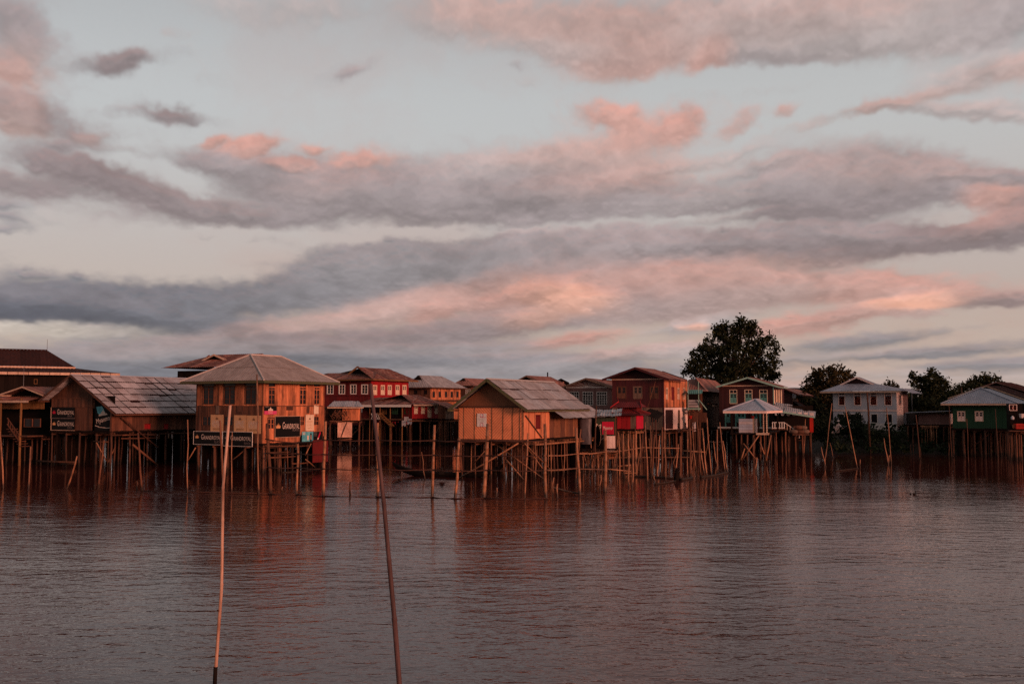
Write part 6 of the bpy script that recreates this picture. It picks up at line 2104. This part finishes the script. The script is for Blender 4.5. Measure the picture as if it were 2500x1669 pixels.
c = canoe(958, 1160, 1228, 1166, 'long black canoe moored between the fence and the bamboo house', .5, .75)
canoe(1690, 1118, 1600, 1121, 'dark canoe in the shade under the maroon house', .4, .4)
p = W(1079, 1135, 75.5)
o = free('boat_motor', MB().box(p.x - .2, p.x + .2, p.y - .15, p.y + .15, .35, .62).tube([(p.x, p.y, .6), (p.x, p.y, .85)], .12, 8).bar((p.x - .1, p.y, .5), (p.x - 1.2, p.y, .7), .05), BOAT, 'small engine with tiller sitting in the black canoe', 'engine', base=(p.x, p.y, .35))
for k, (x, y, s) in enumerate(((2232, 1207, .6), (2223, 1206, .42))):
    p = W(x, y, dist(y))
    p.z = 0
    r_ = empty('duck', p, .6 + k, ('larger' if k == 0 else 'smaller') + ' of two dark ducks swimming off the right bank', 'duck', 'two ducks')
    n = 8
    rg = [(-.26, .03, .16), (-.18, .09, .09), (0, .13, .06), (.14, .10, .08), (.22, .04, .12)]
    MB().add([(x_ * s, rr * s * math.cos(2 * math.pi * q / n), (z_ + rr * .8 * math.sin(2 * math.pi * q / n)) * s) for x_, rr, z_ in rg for q in range(n)],
             [(i * n + q, i * n + (q + 1) % n, (i + 1) * n + (q + 1) % n, (i + 1) * n + q) for i in range(4) for q in range(n)] + [tuple(range(n)), tuple(4 * n + q for q in range(n))]).tube([(.15 * s, 0, .1 * s), (.2 * s, 0, .24 * s), (.24 * s, 0, .3 * s), (.3 * s, 0, .29 * s), (.36 * s, 0, .28 * s)], [.05 * s, .035 * s, .045 * s, .035 * s, .012 * s], 7).build('body', BOAT, r_, smooth=True)

# lamp post by the trees on the right
p = W(2227, 1000, 133)
r_ = empty('street_lamp', (p.x, p.y, 1.5), 0, 'curved bluish street lamp post between the white house and the bushy tree', 'street lamp')
zt = ZP(951, 133) - 1.5
MB().tube([(0, 0, 0), (0, 0, zt - .6), (.06, 0, zt - .2), (.3, 0, zt), (.65, 0, zt + .02)], .06, 7).build('post', METAL, r_, smooth=True)
MB().prism([(.6, -.09, zt - .06), (1.0, -.09, zt - .04), (1.0, .09, zt - .04), (.6, .09, zt - .06)], (0, 0, .10)).build('lamp_head', METAL, r_)


# ================================================================== trees and plants
rng = np.random.RandomState(5)


def leaf_mesh(name, cen, size, m):
    n = len(cen)
    a = rng.normal(size=(n, 3))
    a /= np.linalg.norm(a, axis=1)[:, None]
    b = np.cross(a, rng.normal(size=(n, 3)))
    b /= np.linalg.norm(b, axis=1)[:, None]
    s = (size * rng.uniform(.6, 1.3, n))[:, None]
    v = np.stack([cen - a * s, cen + b * s * .45, cen + a * s, cen - b * s * .45], 1).reshape(-1, 3)
    me = bpy.data.meshes.new(name)
    me.from_pydata(v.tolist(), [], [(4 * i, 4 * i + 1, 4 * i + 2, 4 * i + 3) for i in range(n)])
    me.materials.append(m)
    o = bpy.data.objects.new(name, me)
    col.objects.link(o)
    return o


def tree(name, label, px, d, z0, lobes, m, leaf=.22, clump=.7, per=26, dens=1.0, trunk=.5, spread=.7, cat='tree', group=None, hole=.0):
    base = Vector((WX(px, d), d, z0))
    r_ = empty(name, base, 0, label, cat, group)
    cen, tw = [], MB()
    tk = MB()
    top = None
    cs = []
    for (x, y, rp) in lobes:
        rr = rp * d / F
        c = W(x, y, d + rng.uniform(-1, 1) * spread * rr)
        cs.append((c, rr))
    zmin = min(c.z - rr for c, rr in cs)
    fork = Vector((base.x, base.y, max(z0 + 1, zmin + .15 * (max(c.z for c, _ in cs) - zmin))))
    tk.tube([(0, 0, -.5), Vector((.1, .05, (fork.z - z0) * .5)), fork - base], [trunk * 1.3, trunk, trunk * .75], 9)
    for (c, rr) in cs:
        mid = fork + (c - fork) * .5 + Vector(rng.uniform(-.4, .4, 3))
        tw.tube([fork - base, mid - base, c - base], [trunk * .4, trunk * .25, trunk * .1], 5)
        k = max(4, int(dens * 5.2 * (rr / clump) ** 2))
        u = rng.normal(size=(k, 3))
        u /= np.linalg.norm(u, axis=1)[:, None]
        rad = rr * rng.uniform(.35, 1.08, k) ** .6
        pc = np.array(c) + u * rad[:, None] * np.array((1, 1, .92))
        for q in pc:
            if rng.rand() < .35:
                tw.tube([c - base, Vector(q) - base], [trunk * .07, .02], 4)
            cr = clump * rng.uniform(.5, 1.15)
            l = rng.normal(size=(int(per * (cr / clump) ** 2) + 3, 3)) * cr * .5
            cen.append(q + l)
    cen = np.concatenate(cen) - np.array(base)
    tk.build('trunk', BARK, r_, smooth=True)
    tw.build('limbs', BARK, r_, 'stuff')
    o = leaf_mesh('crown', cen, leaf, m)
    o.parent = r_
    o['kind'] = 'stuff'
    return r_


tree('big_tree', 'big dark broadleaf tree towering behind the teal shuttered house', 1790, 165, 1.0,
     [(1705, 905, 30), (1740, 880, 40), (1790, 880, 48), (1840, 890, 40), (1880, 900, 26), (1710, 860, 26), (1770, 835, 42), (1825, 835, 42), (1870, 850, 28), (1770, 810, 24), (1812, 803, 26), (1836, 808, 18),
      (1878, 828, 14), (1730, 842, 22), (1695, 885, 18), (1680, 908, 12), (1890, 878, 16), (1790, 925, 50), (1730, 925, 36), (1850, 925, 36), (1838, 793, 8), (1888, 922, 12), (1758, 806, 9), (1805, 788, 10)],
     LEAF, leaf=.30, clump=.85, per=32, dens=.85, trunk=.6)
tree('round_tree', 'round dark tree behind the left side of the white house', 2015, 158, 1.0,
     [(1985, 935, 26), (2020, 925, 30), (2050, 920, 26), (2030, 908, 18), (1995, 915, 16), (1965, 955, 18), (2068, 915, 14), (2000, 965, 36), (2040, 965, 40), (1975, 985, 30), (1960, 1000, 26)], LEAFB, leaf=.28, clump=.8, per=30, dens=1.15, trunk=.4)
tree('small_tree', 'small brownish tree peeping over the white house roof', 2180, 150, 1.0, [(2176, 942, 12), (2168, 948, 10), (2192, 954, 10), (2204, 958, 9), (2186, 962, 16)], LEAFB, leaf=.24, clump=.6, per=24, dens=.9, trunk=.2)
tree('spiky_tree', 'ragged dark tree between the white and green houses', 2272, 150, 1.0,
     [(2240, 925, 13), (2262, 935, 18), (2280, 920, 16), (2296, 930, 16), (2308, 945, 12), (2250, 950, 18), (2285, 955, 26), (2233, 934, 9), (2276, 909, 6), (2230, 914, 6), (2270, 975, 36), (2240, 985, 24)], LEAF, leaf=.28, clump=.7, per=28, dens=1.15, trunk=.3)
tree('wide_tree', 'wide low dark tree behind the green house roof', 2400, 165, 1.0,
     [(2375, 945, 20), (2400, 932, 18), (2420, 935, 20), (2385, 930, 10), (2440, 940, 16), (2350, 955, 18), (2335, 962, 12), (2330, 985, 26)], LEAF, leaf=.28, clump=.75, per=28, dens=1.2, trunk=.35)

for lb, px, d, lobes in (('dark thicket filling the gap left of the white house', 1965, 142, [(1945, 1000, 26), (1970, 990, 30), (1995, 1010, 30), (1960, 1030, 28), (1930, 1020, 20)]),
                         ('dark thicket filling the gap between the white house and the grey shed', 2235, 140, [(2215, 985, 24), (2245, 992, 28), (2275, 1000, 28), (2230, 1015, 28)]),
                         ('dark thicket right behind the grey shed', 2310, 142, [(2300, 985, 24), (2325, 975, 22), (2340, 995, 26), (2310, 1010, 26)])):
    tree('thicket', lb, px, d, 1.0, lobes, LEAF, leaf=.28, clump=.75, per=26, dens=1.1, trunk=.15)
# shade trees added just outside the view on the right; they keep the low sun off the green house
tree('shade_tree', 'broad dark shade tree added outside the right edge', 3560, 82, 0.0, [(3400, 830, 150), (3560, 760, 160), (3720, 800, 150), (3600, 900, 160), (3450, 960, 120), (3750, 950, 120)], LEAF, leaf=.34, clump=1.0, per=26, dens=.7, trunk=.4)
tree('shade_tree', 'farther dark shade tree added outside the right edge', 3500, 96, 0.0, [(3380, 850, 120), (3500, 800, 130), (3620, 850, 120), (3500, 930, 130), (3400, 960, 100)], LEAF, leaf=.34, clump=1.0, per=26, dens=.7, trunk=.4)

# a palm beside it
base = Vector((WX(2348, 158), 158, 1.0))
r_ = empty('palm_tree', base, 0, 'palm tree with drooping fronds left of the wide dark tree', 'palm tree')
zt = ZP(944, 158) - 1.0
MB().tube([(0, 0, -.5), (.1, 0, zt * .5), (0, 0, zt)], [.2, .15, .12], 8).build('trunk', BARK, r_, smooth=True)
for k in range(15):
    az_, up_ = 2 * math.pi * k / 15 + .2, random.uniform(.2, 1.0)
    mb = MB()
    dx, dy = math.cos(az_), math.sin(az_)
    pts = []
    for i in range(7):
        t = i / 6 * 1.9
        pts.append(Vector((dx * t, dy * t, zt + up_ * t - .42 * t * t)))
    mb.tube(pts, [.03, .028, .025, .02, .018, .015, .01], 4)
    for i in range(1, 7):
        for sgn in (-1, 1):
            p_ = pts[i]
            q_ = Vector((-dy * sgn, dx * sgn, -.5)) * (.55 - .05 * i) + Vector((dx, dy, 0)) * .25
            mb.prism([p_, p_ + q_ * .5 + Vector((dx, dy, 0)) * .06, p_ + q_], (0, 0, .008))
    mb.build('frond', LEAF, r_)


def bush(label, px, d, z0, lobes, m, leaf=.14, clump=.35, per=22, name='bush'):
    return tree(name, label, px, d, z0, lobes, m, leaf, clump, per, .9, .06, .8, 'bush')


bush('dark bush covering the lower windows of the white house', 2075, 121, .3, [(2050, 1025, 13), (2070, 1020, 14), (2092, 1022, 14), (2060, 1042, 20), (2085, 1045, 22), (2105, 1045, 14), (2045, 1050, 14), (2075, 1062, 20), (2105, 1066, 16)], BUSH)
bush('dark low bush on the bank left of the white house', 2010, 119, .0, [(1990, 1035, 16), (2008, 1030, 18), (2025, 1045, 16), (1998, 1055, 20), (2022, 1068, 18), (1985, 1062, 14)], BUSH)
bush('low weeds on the bank right below the white house', 2165, 116, .0, [(2130, 1062, 14), (2155, 1060, 14), (2180, 1062, 14), (2200, 1062, 12), (2145, 1078, 18), (2180, 1080, 18), (2115, 1082, 16)], BUSH)
bush('dark bush behind the bamboo rods left of the green house', 2285, 118, .0, [(2250, 1055, 14), (2280, 1060, 16), (2305, 1056, 12), (2265, 1080, 18), (2295, 1082, 16)], BUSH)
base = W(2110, 1040, 118.5)
r_ = empty('banana_plant', (base.x, base.y, 2.2), 0, 'banana plant with upright leaves beside the bush under the white house', 'plant')
for k, (dx, hh_, w) in enumerate(((.1, 1.1, .16), (.45, 1.25, .18), (-.35, .8, .15), (.7, .7, .14))):
    MB().prism([(0, 0, 0), (dx * .45 + w, 0, hh_ * .55), (dx * .95 + w * .5, .05, hh_ * .9), (dx, .06, hh_), (dx * .6 - w * .6, .02, hh_ * .7), (dx * .3 - w * .7, 0, hh_ * .4)], (0, .015, 0)).build('leaf', BUSH, r_)
p = W(2044, 1046, 118)
mb = MB()
for k in range(26):
    c_ = p + Vector((random.gauss(0, .28), random.gauss(0, .15), random.gauss(0, .38)))
    a_ = Vector((random.gauss(0, 1), random.gauss(0, 1), random.gauss(0, 1))).normalized() * .2
    b_ = a_.cross(Vector((random.gauss(0, 1), random.gauss(0, 1), random.gauss(0, 1)))).normalized() * .12
    mb.prism([c_ - a_, c_ + b_, c_ + a_, c_ - b_], a_.cross(b_).normalized() * .015)
free('plastic_litter', mb, CLOTH, 'crumpled white plastic caught in the bush left below the white house', 'litter', base=p)

# far wood closing the view between and under the houses
cen = []
for k in range(900):
    x = rng.uniform(-190, 190)
    y = rng.uniform(228, 262)
    hgt = 4.5 + 2.0 * max(0, math.sin(x * .09) * .5 + .5) + (1.0 if x > 60 else 0) * min(1, (x - 60) / 25 if x > 60 else 0)
    q = np.array((x, y, .8 + rng.rand() * hgt))
    cen.append(q + rng.normal(size=(34, 3)) * np.array((1.5, 1.2, .8)))
o = leaf_mesh('far_wood', np.concatenate(cen), .7, LEAF)
o['kind'] = 'stuff'
o['label'] = 'low dark wood along the far bank behind the houses'
# reeds and weeds along the right bank
cen = []
for k in range(420):
    x, y = rng.uniform(36, 120), rng.uniform(112, 123)
    q = np.array((x, y, max(0.1, -.5 + 3.0 * sst(112, 124, y)) + .2))
    cen.append(q + np.abs(rng.normal(size=(16, 3))) * np.array((.5, .4, .45)))
o = leaf_mesh('undergrowth', np.concatenate(cen), .3, BUSH)
o['kind'] = 'stuff'
